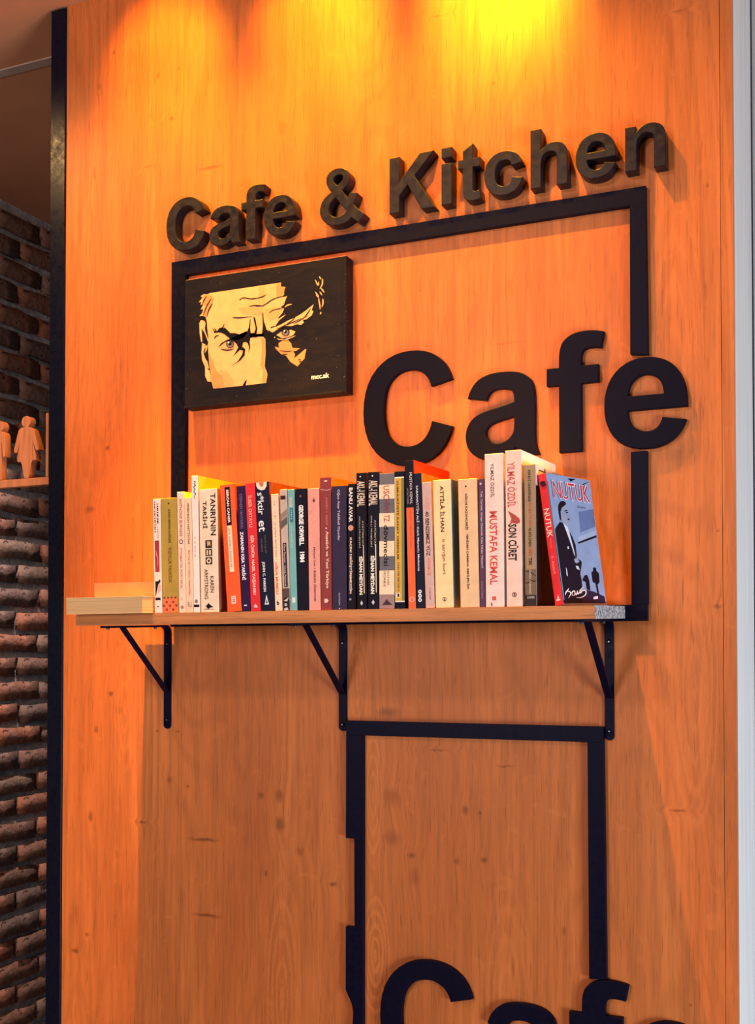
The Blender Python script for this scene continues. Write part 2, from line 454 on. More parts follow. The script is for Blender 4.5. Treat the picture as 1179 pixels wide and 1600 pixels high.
# outlines of the painting, the picture cover and the sign figures, in each object's own plane
PAINT = [
    ('face', 'L', [(0.165,0.871),(0.61,0.872),(0.61,0.842),(0.638,0.834),(0.628,0.809),(0.63,0.782),(0.617,0.761),(0.648,0.762),(0.638,0.74),(0.629,0.705),(0.607,0.686),(0.629,0.675),(0.62,0.644),(0.596,0.614),(0.593,0.578),(0.576,0.551),(0.549,0.549),(0.538,0.518),(0.519,0.534),(0.506,0.563),(0.498,0.51),(0.494,0.501),(0.499,0.487),(0.515,0.461),(0.517,0.355),(0.51,0.257),(0.528,0.195),(0.519,0.13),(0.413,0.128),(0.393,0.128),(0.401,0.175),(0.386,0.156),(0.373,0.128),(0.188,0.13),(0.176,0.184),(0.169,0.258),(0.161,0.321),(0.154,0.415),(0.152,0.477),(0.157,0.519),(0.147,0.602),(0.145,0.639),(0.142,0.665),(0.137,0.691),(0.117,0.703),(0.096,0.704),(0.114,0.726),(0.122,0.756),(0.104,0.753),(0.122,0.793),(0.102,0.791),(0.109,0.811),(0.091,0.813),(0.117,0.845),(0.103,0.857),(0.123,0.87),(0.146,0.864)]),
    ('ear', 'L', [(0.095,0.648),(0.106,0.671),(0.127,0.664),(0.137,0.641),(0.132,0.604),(0.147,0.564),(0.156,0.519),(0.153,0.495),(0.131,0.567),(0.111,0.608),(0.113,0.557),(0.115,0.501),(0.108,0.502),(0.098,0.572)]),
    ('ear', 'L', [(0.115,0.495),(0.131,0.48),(0.151,0.477),(0.146,0.44),(0.133,0.411),(0.136,0.368),(0.148,0.347),(0.16,0.29),(0.17,0.228),(0.173,0.184),(0.15,0.19),(0.135,0.232),(0.133,0.307),(0.115,0.358),(0.11,0.421)]),
    ('cheek', 'M', [(0.596,0.419),(0.617,0.432),(0.655,0.43),(0.673,0.404),(0.68,0.37),(0.725,0.36),(0.701,0.344),(0.685,0.343),(0.696,0.322),(0.69,0.29),(0.759,0.351),(0.763,0.348),(0.753,0.281),(0.71,0.228),(0.668,0.267),(0.642,0.316),(0.611,0.334),(0.579,0.379),(0.574,0.396),(0.601,0.382),(0.596,0.402)]),
    ('brow', 'L', [(0.543,0.537),(0.581,0.544),(0.614,0.558),(0.652,0.579),(0.689,0.592),(0.727,0.612),(0.764,0.639),(0.796,0.666),(0.807,0.674),(0.795,0.633),(0.806,0.622),(0.795,0.594),(0.763,0.57),(0.742,0.57),(0.749,0.549),(0.731,0.533),(0.71,0.543),(0.678,0.535),(0.635,0.542),(0.597,0.528),(0.559,0.504),(0.543,0.517)]),
    ('eye', 'L', [(0.583,0.48),(0.605,0.497),(0.635,0.512),(0.672,0.506),(0.698,0.489),(0.687,0.467),(0.65,0.45),(0.618,0.452)]),
    ('eyelid', 'L', [(0.585,0.454),(0.634,0.441),(0.703,0.461),(0.687,0.451),(0.644,0.435),(0.596,0.444)]),
    ('shade', 'M', [(0.156,0.414),(0.182,0.349),(0.207,0.265),(0.243,0.224),(0.262,0.136),(0.19,0.133),(0.17,0.258)]),
    ('shade', 'N', [(0.223,0.268),(0.274,0.253),(0.299,0.216),(0.323,0.139),(0.265,0.137),(0.245,0.223)]),
    ('shade', 'N', [(0.474,0.864),(0.509,0.864),(0.51,0.716),(0.472,0.717)]),
    ('shade', 'M', [(0.58,0.863),(0.608,0.87),(0.608,0.842),(0.635,0.832),(0.627,0.782),(0.611,0.764),(0.584,0.763)]),
    ('shade', 'M', [(0.123,0.862),(0.175,0.853),(0.19,0.819),(0.164,0.736),(0.14,0.693),(0.119,0.706),(0.138,0.772),(0.114,0.795)]),
    ('shade', 'N', [(0.339,0.725),(0.409,0.719),(0.499,0.7),(0.499,0.642),(0.379,0.675)]),
    ('shade', 'M', [(0.491,0.472),(0.512,0.455),(0.513,0.355),(0.505,0.257),(0.523,0.196),(0.516,0.134),(0.495,0.135),(0.502,0.225),(0.486,0.267),(0.495,0.391)]),
    ('shade', 'N', [(0.51,0.689),(0.583,0.69),(0.621,0.67),(0.593,0.622),(0.544,0.59),(0.517,0.621)]),
    ('brow', 'K', [(0.181,0.602),(0.186,0.583),(0.194,0.557),(0.225,0.558),(0.255,0.541),(0.276,0.519),(0.296,0.495),(0.336,0.479),(0.377,0.491),(0.402,0.524),(0.398,0.54),(0.372,0.529),(0.357,0.519),(0.327,0.536),(0.296,0.541),(0.276,0.568),(0.256,0.584),(0.24,0.593),(0.225,0.589),(0.209,0.567),(0.194,0.575)]),
    ('shadow_line', 'K', [(0.327,0.511),(0.357,0.525),(0.403,0.539),(0.413,0.565),(0.419,0.628),(0.424,0.624),(0.42,0.564),(0.425,0.52),(0.447,0.52),(0.455,0.552),(0.439,0.646),(0.451,0.632),(0.465,0.55),(0.46,0.505),(0.502,0.505),(0.502,0.481),(0.457,0.491),(0.422,0.484),(0.417,0.454),(0.421,0.417),(0.411,0.37),(0.415,0.418),(0.404,0.45),(0.392,0.458),(0.377,0.455),(0.371,0.425),(0.391,0.404),(0.386,0.356),(0.355,0.318),(0.299,0.283),(0.345,0.319),(0.371,0.364),(0.376,0.394),(0.356,0.403),(0.336,0.381),(0.315,0.363),(0.333,0.394),(0.346,0.423),(0.336,0.452),(0.321,0.469),(0.296,0.488),(0.255,0.473),(0.219,0.442),(0.239,0.473),(0.275,0.492),(0.296,0.498)]),
    ('shadow_line', 'K', [(0.496,0.665),(0.501,0.664),(0.506,0.596),(0.522,0.54),(0.505,0.489),(0.494,0.498),(0.499,0.557)]),
    ('shadow_line', 'K', [(0.417,0.513),(0.499,0.504),(0.519,0.507),(0.548,0.509),(0.58,0.478),(0.526,0.446),(0.515,0.465),(0.499,0.487),(0.477,0.486),(0.45,0.483),(0.417,0.495)]),
    ('wrinkle', 'K', [(0.353,0.783),(0.358,0.785),(0.364,0.789),(0.372,0.792),(0.38,0.792),(0.39,0.79),(0.401,0.785),(0.415,0.779),(0.43,0.776),(0.449,0.775),(0.471,0.777),(0.492,0.779),(0.505,0.78),(0.505,0.783),(0.491,0.783),(0.471,0.782),(0.449,0.782),(0.43,0.783),(0.416,0.787),(0.403,0.793),(0.391,0.798),(0.38,0.801),(0.37,0.799),(0.361,0.794),(0.355,0.789),(0.351,0.786)]),
    ('wrinkle', 'K', [(0.412,0.724),(0.42,0.723),(0.431,0.723),(0.443,0.723),(0.455,0.722),(0.468,0.719),(0.482,0.715),(0.495,0.712),(0.504,0.71),(0.505,0.712),(0.496,0.717),(0.483,0.722),(0.468,0.727),(0.455,0.73),(0.442,0.731),(0.43,0.73),(0.419,0.729),(0.412,0.727)]),
    ('wrinkle', 'K', [(0.31,0.655),(0.318,0.652),(0.329,0.648),(0.343,0.645),(0.358,0.643),(0.377,0.642),(0.399,0.643),(0.42,0.644),(0.434,0.645),(0.434,0.647),(0.419,0.648),(0.399,0.649),(0.377,0.65),(0.358,0.652),(0.343,0.654),(0.33,0.656),(0.318,0.658),(0.31,0.658)]),
    ('wrinkle', 'K', [(0.195,0.51),(0.197,0.513),(0.2,0.518),(0.203,0.523),(0.206,0.527),(0.21,0.529),(0.215,0.53),(0.221,0.531),(0.225,0.532),(0.224,0.535),(0.22,0.536),(0.214,0.537),(0.208,0.537),(0.202,0.534),(0.197,0.529),(0.195,0.522),(0.193,0.516),(0.192,0.511)]),
    ('wrinkle', 'K', [(0.234,0.426),(0.241,0.421),(0.251,0.416),(0.263,0.411),(0.275,0.408),(0.287,0.407),(0.301,0.409),(0.313,0.411),(0.321,0.413),(0.32,0.415),(0.312,0.416),(0.3,0.415),(0.287,0.415),(0.275,0.416),(0.264,0.419),(0.252,0.423),(0.242,0.427),(0.234,0.429)]),
    ('wrinkle', 'K', [(0.236,0.574),(0.239,0.576),(0.243,0.579),(0.247,0.583),(0.251,0.589),(0.254,0.597),(0.257,0.606),(0.259,0.614),(0.259,0.62),(0.258,0.621),(0.255,0.616),(0.252,0.609),(0.248,0.601),(0.245,0.594),(0.242,0.589),(0.239,0.584),(0.236,0.58),(0.234,0.576)]),
    ('wrinkle', 'K', [(0.174,0.829),(0.167,0.82),(0.158,0.806),(0.148,0.79),(0.14,0.773),(0.133,0.756),(0.128,0.736),(0.123,0.719),(0.121,0.706),(0.123,0.705),(0.127,0.717),(0.133,0.733),(0.14,0.752),(0.146,0.768),(0.154,0.784),(0.163,0.801),(0.171,0.816),(0.176,0.827)]),
    ('wrinkle', 'K', [(0.181,0.79),(0.176,0.783),(0.169,0.772),(0.161,0.759),(0.155,0.745),(0.151,0.731),(0.148,0.715),(0.145,0.7),(0.144,0.69),(0.146,0.689),(0.149,0.698),(0.153,0.712),(0.157,0.727),(0.162,0.741),(0.167,0.754),(0.174,0.767),(0.18,0.779),(0.183,0.788)]),
    ('wrinkle', 'K', [(0.142,0.853),(0.139,0.849),(0.134,0.842),(0.129,0.834),(0.124,0.826),(0.121,0.818),(0.119,0.809),(0.117,0.801),(0.116,0.795),(0.118,0.794),(0.121,0.798),(0.124,0.806),(0.127,0.814),(0.131,0.821),(0.135,0.829),(0.139,0.838),(0.142,0.845),(0.145,0.851)]),
    ('wrinkle', 'K', [(0.146,0.64),(0.143,0.635),(0.138,0.628),(0.134,0.618),(0.133,0.604),(0.136,0.583),(0.142,0.559),(0.149,0.535),(0.154,0.519),(0.155,0.52),(0.153,0.536),(0.148,0.56),(0.143,0.584),(0.141,0.603),(0.141,0.615),(0.144,0.624),(0.147,0.632),(0.149,0.638)]),
    ('wrinkle', 'K', [(0.136,0.471),(0.14,0.469),(0.145,0.469),(0.149,0.47),(0.152,0.473),(0.152,0.475),(0.148,0.477),(0.143,0.478),(0.139,0.477),(0.136,0.475)]),
    ('wrinkle', 'K', [(0.15,0.287),(0.153,0.283),(0.158,0.279),(0.164,0.276),(0.168,0.276),(0.169,0.278),(0.166,0.282),(0.161,0.286),(0.156,0.289),(0.151,0.29)]),
    ('wrinkle', 'K', [(0.21,0.564),(0.209,0.571),(0.205,0.581),(0.199,0.589),(0.195,0.595),(0.193,0.594),(0.195,0.586),(0.199,0.577),(0.204,0.568),(0.208,0.563)]),
    ('wrinkle', 'K', [(0.282,0.556),(0.278,0.565),(0.271,0.575),(0.263,0.585),(0.256,0.591),(0.255,0.59),(0.259,0.581),(0.266,0.57),(0.274,0.56),(0.28,0.554)]),
    ('wrinkle', 'K', [(0.135,0.455),(0.132,0.448),(0.129,0.438),(0.126,0.426),(0.126,0.412),(0.129,0.397),(0.133,0.38),(0.139,0.365),(0.142,0.354),(0.144,0.355),(0.142,0.366),(0.139,0.381),(0.135,0.398),(0.133,0.412),(0.133,0.424),(0.135,0.436),(0.137,0.446),(0.137,0.454)]),
    ('wrinkle', 'K', [(0.42,0.781),(0.43,0.779),(0.445,0.776),(0.461,0.775),(0.476,0.776),(0.49,0.779),(0.505,0.785),(0.517,0.792),(0.525,0.796),(0.525,0.798),(0.515,0.796),(0.503,0.791),(0.488,0.786),(0.475,0.783),(0.46,0.782),(0.445,0.783),(0.43,0.784),(0.42,0.784)]),
    ('wrinkle', 'K', [(0.453,0.718),(0.461,0.716),(0.474,0.714),(0.488,0.713),(0.503,0.714),(0.517,0.721),(0.532,0.73),(0.546,0.74),(0.558,0.748),(0.57,0.753),(0.581,0.756),(0.591,0.759),(0.601,0.761),(0.611,0.762),(0.622,0.762),(0.632,0.762),(0.638,0.763),(0.638,0.765),(0.631,0.765),(0.622,0.766),(0.611,0.767),(0.6,0.767),(0.59,0.765),(0.579,0.763),(0.568,0.76),(0.556,0.755),(0.542,0.747),(0.528,0.737),(0.514,0.727),(0.501,0.72),(0.488,0.718),(0.474,0.719),(0.461,0.72),(0.453,0.721)]),
    ('wrinkle', 'K', [(0.537,0.65),(0.542,0.653),(0.548,0.658),(0.555,0.663),(0.562,0.667),(0.572,0.669),(0.584,0.671),(0.595,0.672),(0.605,0.673),(0.613,0.674),(0.62,0.674),(0.625,0.674),(0.629,0.674),(0.629,0.676),(0.625,0.677),(0.619,0.678),(0.612,0.679),(0.604,0.679),(0.594,0.679),(0.582,0.678),(0.571,0.676),(0.56,0.674),(0.552,0.669),(0.545,0.663),(0.54,0.657),(0.536,0.652)]),
    ('wrinkle', 'K', [(0.581,0.523),(0.591,0.526),(0.606,0.531),(0.621,0.536),(0.636,0.542),(0.65,0.546),(0.663,0.55),(0.677,0.555),(0.69,0.559),(0.703,0.566),(0.717,0.572),(0.729,0.579),(0.737,0.583),(0.736,0.585),(0.728,0.582),(0.715,0.577),(0.701,0.571),(0.688,0.566),(0.675,0.561),(0.661,0.557),(0.648,0.553),(0.634,0.548),(0.619,0.542),(0.604,0.536),(0.59,0.53),(0.581,0.525)]),
    ('wrinkle', 'K', [(0.646,0.552),(0.653,0.555),(0.662,0.559),(0.672,0.565),(0.68,0.571),(0.687,0.579),(0.693,0.588),(0.697,0.597),(0.7,0.603),(0.699,0.604),(0.695,0.599),(0.689,0.592),(0.683,0.584),(0.676,0.577),(0.668,0.571),(0.659,0.565),(0.651,0.559),(0.645,0.554)]),
    ('wrinkle', 'K', [(0.689,0.545),(0.697,0.549),(0.708,0.555),(0.721,0.562),(0.733,0.569),(0.744,0.576),(0.756,0.584),(0.767,0.591),(0.774,0.597),(0.773,0.599),(0.765,0.595),(0.754,0.589),(0.741,0.582),(0.73,0.575),(0.718,0.568),(0.706,0.56),(0.695,0.553),(0.688,0.547)]),
    ('wrinkle', 'K', [(0.753,0.587),(0.758,0.592),(0.764,0.599),(0.771,0.607),(0.776,0.615),(0.781,0.623),(0.785,0.632),(0.789,0.641),(0.791,0.647),(0.79,0.648),(0.786,0.643),(0.782,0.636),(0.777,0.628),(0.772,0.62),(0.766,0.612),(0.76,0.603),(0.755,0.595),(0.752,0.589)]),
    ('wrinkle', 'K', [(0.6,0.361),(0.608,0.357),(0.619,0.353),(0.631,0.349),(0.643,0.346),(0.655,0.344),(0.667,0.344),(0.678,0.345),(0.685,0.345),(0.685,0.347),(0.678,0.348),(0.667,0.35),(0.654,0.351),(0.643,0.353),(0.632,0.355),(0.619,0.359),(0.608,0.362),(0.6,0.363)]),
    ('wrinkle', 'K', [(0.716,0.272),(0.72,0.271),(0.725,0.272),(0.729,0.274),(0.732,0.276),(0.731,0.278),(0.728,0.279),(0.723,0.279),(0.718,0.277),(0.716,0.274)]),
    ('wrinkle', 'K', [(0.721,0.255),(0.725,0.255),(0.73,0.256),(0.734,0.259),(0.737,0.263),(0.736,0.264),(0.733,0.265),(0.728,0.263),(0.723,0.26),(0.72,0.257)]),
    ('wrinkle', 'K', [(0.621,0.328),(0.628,0.326),(0.637,0.325),(0.647,0.326),(0.653,0.327),(0.653,0.329),(0.647,0.331),(0.637,0.332),(0.628,0.332),(0.621,0.331)]),
    ('hair_stroke', 'L', [(0.838,0.875),(0.839,0.869),(0.842,0.862),(0.847,0.855),(0.851,0.852),(0.852,0.853),(0.851,0.859),(0.848,0.867),(0.844,0.873),(0.84,0.877)]),
    ('hair_stroke', 'L', [(0.815,0.855),(0.817,0.845),(0.821,0.83),(0.826,0.816),(0.831,0.807),(0.838,0.811),(0.839,0.82),(0.838,0.83),(0.838,0.837),(0.836,0.837),(0.834,0.831),(0.833,0.822),(0.831,0.815),(0.835,0.815),(0.832,0.82),(0.827,0.833),(0.822,0.847),(0.817,0.856)]),
    ('hair_stroke', 'L', [(0.858,0.854),(0.857,0.847),(0.856,0.836),(0.855,0.825),(0.853,0.815),(0.851,0.806),(0.847,0.797),(0.844,0.789),(0.842,0.782),(0.843,0.781),(0.847,0.785),(0.852,0.793),(0.857,0.801),(0.861,0.811),(0.862,0.822),(0.863,0.835),(0.862,0.846),(0.861,0.853)]),
    ('hair_stroke', 'L', [(0.849,0.787),(0.852,0.778),(0.857,0.767),(0.864,0.756),(0.87,0.75),(0.871,0.751),(0.869,0.76),(0.864,0.772),(0.857,0.782),(0.852,0.789)]),
    ('hair_stroke', 'L', [(0.815,0.765),(0.818,0.756),(0.824,0.743),(0.831,0.732),(0.837,0.725),(0.839,0.726),(0.836,0.736),(0.83,0.748),(0.823,0.76),(0.817,0.767)]),
    ('hair_stroke', 'L', [(0.841,0.762),(0.843,0.755),(0.847,0.746),(0.852,0.737),(0.856,0.732),(0.858,0.733),(0.857,0.741),(0.853,0.75),(0.848,0.759),(0.843,0.764)]),
    ('hair_stroke', 'L', [(0.835,0.715),(0.835,0.707),(0.836,0.696),(0.837,0.683),(0.838,0.671),(0.84,0.659),(0.841,0.647),(0.843,0.636),(0.845,0.628),(0.846,0.628),(0.847,0.636),(0.847,0.647),(0.847,0.659),(0.846,0.671),(0.844,0.683),(0.842,0.696),(0.84,0.707),(0.838,0.715)]),
    ('hair_stroke', 'L', [(0.859,0.707),(0.859,0.701),(0.859,0.693),(0.859,0.683),(0.859,0.675),(0.858,0.667),(0.856,0.658),(0.854,0.65),(0.853,0.644),(0.855,0.642),(0.858,0.647),(0.861,0.655),(0.865,0.664),(0.867,0.673),(0.867,0.683),(0.866,0.693),(0.864,0.702),(0.862,0.707)]),
    ('hair_stroke', 'L', [(0.847,0.593),(0.85,0.595),(0.852,0.6),(0.853,0.605),(0.852,0.61),(0.851,0.611),(0.847,0.609),(0.845,0.604),(0.844,0.599),(0.844,0.594)]),
    ('hair_stroke', 'L', [(0.635,0.681),(0.639,0.682),(0.644,0.686),(0.65,0.689),(0.655,0.691),(0.66,0.693),(0.667,0.694),(0.673,0.694),(0.677,0.696),(0.677,0.698),(0.673,0.7),(0.666,0.701),(0.659,0.702),(0.652,0.701),(0.646,0.698),(0.64,0.693),(0.636,0.688),(0.633,0.684)]),
    ('hair_stroke', 'L', [(0.594,0.584),(0.597,0.586),(0.6,0.59),(0.604,0.594),(0.609,0.598),(0.616,0.604),(0.624,0.611),(0.632,0.618),(0.638,0.623),(0.637,0.625),(0.63,0.623),(0.621,0.618),(0.611,0.612),(0.604,0.607),(0.599,0.601),(0.595,0.596),(0.593,0.59),(0.591,0.586)]),
    ('hair_stroke', 'L', [(0.82,0.746),(0.821,0.739),(0.825,0.73),(0.831,0.722),(0.835,0.718),(0.837,0.719),(0.836,0.726),(0.832,0.735),(0.827,0.743),(0.822,0.748)]),
    ('hair_stroke', 'L', [(0.576,0.463),(0.576,0.466),(0.574,0.469),(0.572,0.471),(0.569,0.47),(0.568,0.469),(0.568,0.465),(0.569,0.462),(0.571,0.461),(0.574,0.461)]),
]
EYES = [
    ('eye', 'L', [(0.234,0.446),(0.255,0.467),(0.28,0.477),(0.321,0.463),(0.326,0.432),(0.3,0.42),(0.265,0.429)]),
    ('iris', 'K', [(0.321,0.451),(0.319,0.441),(0.315,0.432),(0.308,0.426),(0.3,0.424),(0.291,0.425),(0.283,0.43),(0.276,0.438),(0.272,0.448),(0.27,0.459),(0.272,0.469),(0.276,0.477),(0.283,0.483),(0.291,0.486),(0.3,0.484),(0.308,0.479),(0.315,0.471),(0.319,0.462)]),
    ('iris', 'G', [(0.315,0.449),(0.314,0.441),(0.31,0.434),(0.305,0.43),(0.299,0.428),(0.292,0.429),(0.286,0.433),(0.281,0.439),(0.277,0.446),(0.276,0.455),(0.277,0.462),(0.281,0.469),(0.286,0.473),(0.292,0.475),(0.299,0.474),(0.305,0.47),(0.31,0.464),(0.314,0.457)]),
    ('pupil', 'K', [(0.307,0.456),(0.305,0.45),(0.301,0.445),(0.295,0.444),(0.29,0.447),(0.286,0.453),(0.284,0.46),(0.286,0.466),(0.29,0.47),(0.296,0.471),(0.301,0.469),(0.305,0.463)]),
    ('glint', 'W', [(0.293,0.469),(0.291,0.464),(0.286,0.462),(0.282,0.465),(0.28,0.471),(0.282,0.475),(0.287,0.477),(0.291,0.474)]),
    ('iris', 'K', [(0.665,0.489),(0.664,0.479),(0.659,0.471),(0.653,0.465),(0.645,0.463),(0.636,0.464),(0.628,0.469),(0.622,0.477),(0.617,0.486),(0.616,0.497),(0.618,0.507),(0.622,0.516),(0.629,0.521),(0.637,0.524),(0.645,0.522),(0.653,0.517),(0.66,0.51),(0.664,0.5)]),
    ('iris', 'G', [(0.659,0.486),(0.658,0.479),(0.654,0.473),(0.649,0.468),(0.643,0.467),(0.637,0.468),(0.631,0.471),(0.627,0.477),(0.623,0.484),(0.622,0.492),(0.624,0.5),(0.627,0.506),(0.632,0.51),(0.638,0.512),(0.644,0.511),(0.65,0.507),(0.655,0.501),(0.658,0.494)]),
    ('pupil', 'K', [(0.65,0.494),(0.649,0.488),(0.645,0.485),(0.641,0.484),(0.636,0.486),(0.632,0.491),(0.631,0.497),(0.633,0.503),(0.636,0.507),(0.641,0.508),(0.646,0.505),(0.649,0.5)]),
    ('glint', 'W', [(0.639,0.501),(0.638,0.497),(0.634,0.496),(0.631,0.498),(0.63,0.503),(0.631,0.507),(0.634,0.508),(0.638,0.506)]),
]
COVER = [
    ('window_recess', 'D', [(0.633,0.73),(0.997,0.767),(0.988,0.626),(0.608,0.564)]),
    ('ledge', 'B', [(0.534,0.526),(0.975,0.596),(0.97,0.56),(0.528,0.487)]),
    ('ledge_shadow', 'K', [(0.519,0.487),(0.978,0.555),(0.975,0.538),(0.523,0.473)]),
    ('dark_patch', 'K', [(0.481,0.985),(0.675,0.993),(0.543,0.964)]),
    ('dark_patch', 'K', [(0.804,0.958),(0.984,0.987),(0.801,0.948)]),
    ('ground', 'P', [(0.432,0.12),(0.712,0.104),(0.965,0.065),(0.984,0.01),(0.169,0.007),(0.167,0.097)]),
    ('suit', 'K', [(0.175,0.633),(0.228,0.625),(0.28,0.562),(0.352,0.449),(0.407,0.37),(0.449,0.358),(0.529,0.34),(0.543,0.327),(0.469,0.238),(0.482,0.199),(0.471,0.101),(0.425,0.008),(0.011,0.006),(-0.006,0.158),(0.009,0.509),(0.021,0.557),(0.088,0.594)]),
    ('face', 'F', [(0.204,0.718),(0.256,0.75),(0.319,0.767),(0.365,0.777),(0.379,0.751),(0.38,0.722),(0.39,0.666),(0.359,0.622),(0.312,0.599),(0.229,0.629),(0.194,0.662)]),
    ('hair', 'K', [(0.186,0.763),(0.234,0.79),(0.304,0.8),(0.348,0.793),(0.361,0.777),(0.314,0.762),(0.255,0.746),(0.214,0.713),(0.205,0.655),(0.177,0.64),(0.17,0.695),(0.17,0.734)]),
    ('shirt', 'W', [(0.237,0.626),(0.321,0.598),(0.342,0.565),(0.406,0.394),(0.39,0.376),(0.343,0.476),(0.28,0.562)]),
    ('lapel', 'K', [(0.347,0.566),(0.399,0.527),(0.451,0.46),(0.442,0.364),(0.416,0.37),(0.393,0.458)]),
    ('hand', 'F', [(0.373,0.355),(0.449,0.358),(0.487,0.332),(0.415,0.317),(0.372,0.329)]),
    ('paper', 'W', [(0.385,0.299),(0.445,0.297),(0.467,0.266),(0.399,0.276)]),
    ('button', 'W', [(0.257,0.445),(0.285,0.447),(0.283,0.426),(0.255,0.425)]),
    ('cuff', 'W', [(0.158,0.283),(0.177,0.264),(0.176,0.212),(0.152,0.225)]),
    ('figure', 'K', [(0.793,0.293),(0.853,0.291),(0.852,0.267),(0.904,0.248),(0.894,0.18),(0.858,0.165),(0.834,0.158),(0.846,0.072),(0.809,0.078),(0.797,0.165),(0.734,0.177),(0.735,0.251),(0.781,0.265)]),
    ('figure', 'K', [(0.57,0.227),(0.62,0.231),(0.651,0.189),(0.646,0.109),(0.572,0.115),(0.567,0.174),(0.496,0.186)]),
    ('paper', 'W', [(0.693,0.059),(0.805,0.068),(0.794,0.045),(0.689,0.041)]),
    ('edge_gloss', 'T', [(-0.003,0.931),(0.025,0.933),(0.029,0.034),(0.012,0.034)]),
    ('brow', 'K', [(0.3,0.724),(0.37,0.732),(0.357,0.722),(0.301,0.716)]),
    ('eye', 'K', [(0.324,0.712),(0.378,0.716),(0.367,0.707),(0.327,0.703)]),
    ('moustache', 'K', [(0.344,0.66),(0.39,0.666),(0.378,0.655),(0.346,0.651)]),
]
SIGNATURE = [
    [(0.155,0.124),(0.137,0.118),(0.111,0.11),(0.085,0.1),(0.066,0.092),(0.057,0.085),(0.054,0.079),(0.055,0.074),(0.057,0.071),(0.063,0.071),(0.067,0.074),(0.071,0.079),(0.077,0.083),(0.085,0.088),(0.101,0.096),(0.124,0.105),(0.147,0.115),(0.161,0.122)],
    [(0.069,0.095),(0.084,0.095),(0.106,0.095),(0.129,0.095),(0.145,0.094),(0.155,0.092),(0.164,0.089),(0.169,0.086),(0.169,0.082),(0.16,0.075),(0.142,0.065),(0.123,0.054),(0.111,0.047),(0.115,0.046),(0.131,0.053),(0.154,0.062),(0.175,0.072),(0.189,0.081),(0.191,0.089),(0.183,0.095),(0.17,0.099),(0.154,0.101),(0.132,0.102),(0.108,0.101),(0.085,0.099),(0.069,0.098)],
    [(0.214,0.067),(0.214,0.072),(0.214,0.079),(0.215,0.086),(0.218,0.09),(0.228,0.093),(0.243,0.097),(0.256,0.098),(0.259,0.099),(0.261,0.096),(0.263,0.088),(0.261,0.08),(0.258,0.074),(0.253,0.072),(0.241,0.07),(0.228,0.069),(0.218,0.067),(0.219,0.065),(0.228,0.066),(0.243,0.066),(0.26,0.068),(0.274,0.072),(0.282,0.08),(0.285,0.089),(0.284,0.098),(0.277,0.105),(0.256,0.106),(0.235,0.104),(0.215,0.099),(0.201,0.093),(0.197,0.086),(0.198,0.078),(0.202,0.071),(0.205,0.066)],
    [(0.263,0.098),(0.266,0.091),(0.273,0.082),(0.283,0.074),(0.305,0.07),(0.322,0.077),(0.329,0.088),(0.334,0.098),(0.336,0.106),(0.331,0.106),(0.322,0.099),(0.312,0.088),(0.301,0.079),(0.301,0.077),(0.303,0.079),(0.292,0.086),(0.281,0.094),(0.271,0.099)],
    [(0.329,0.105),(0.326,0.1),(0.324,0.091),(0.325,0.083),(0.337,0.076),(0.36,0.08),(0.376,0.087),(0.39,0.094),(0.398,0.099),(0.394,0.101),(0.38,0.097),(0.363,0.09),(0.347,0.085),(0.347,0.084),(0.348,0.086),(0.345,0.093),(0.342,0.101),(0.338,0.106)],
    [(0.387,0.113),(0.384,0.106),(0.381,0.097),(0.382,0.088),(0.402,0.083),(0.423,0.09),(0.443,0.101),(0.461,0.112),(0.472,0.12),(0.467,0.121),(0.45,0.114),(0.428,0.104),(0.407,0.094),(0.399,0.091),(0.405,0.092),(0.402,0.099),(0.4,0.107),(0.396,0.113)],
    [(0.473,0.138),(0.455,0.132),(0.43,0.123),(0.407,0.114),(0.4,0.105),(0.425,0.102),(0.461,0.104),(0.496,0.105),(0.513,0.104),(0.517,0.101),(0.517,0.093),(0.511,0.085),(0.499,0.078),(0.479,0.071),(0.449,0.065),(0.415,0.059),(0.386,0.055),(0.359,0.053),(0.33,0.054),(0.305,0.055),(0.287,0.055),(0.286,0.053),(0.302,0.052),(0.327,0.05),(0.357,0.048),(0.387,0.049),(0.42,0.053),(0.456,0.058),(0.49,0.065),(0.517,0.073),(0.533,0.083),(0.542,0.093),(0.542,0.103),(0.529,0.112),(0.499,0.113),(0.461,0.111),(0.428,0.109),(0.416,0.109),(0.421,0.111),(0.44,0.12),(0.464,0.129),(0.479,0.136)],
]
WOMAN = [(-1.6985,0.4922),(-1.7091,0.4884),(-1.7136,0.4834),(-1.7253,0.4425),(-1.7237,0.438),(-1.7194,0.4366),(-1.7161,0.439),(-1.7066,0.4643),(-1.7189,0.418),(-1.704,0.417),(-1.6979,0.375),(-1.6836,0.3749),(-1.6781,0.4183),(-1.6628,0.4188),(-1.6776,0.4675),(-1.6672,0.4406),(-1.6623,0.4384),(-1.6576,0.4422),(-1.6709,0.48),(-1.6762,0.4866),(-1.6859,0.4917)]
MAN = [(-1.7721,0.4883),(-1.78,0.4855),(-1.7821,0.4762),(-1.7817,0.434),(-1.7773,0.4318),(-1.7734,0.4342),(-1.7732,0.4631),(-1.7709,0.4629),(-1.7697,0.3771),(-1.7655,0.3771),(-1.7658,0.4282),(-1.7638,0.4281),(-1.7629,0.3773),(-1.759,0.3773),(-1.7597,0.4621),(-1.7574,0.4619),(-1.7567,0.4346),(-1.7527,0.4304),(-1.7488,0.4333),(-1.7488,0.476),(-1.7522,0.4841),(-1.7592,0.4873)]

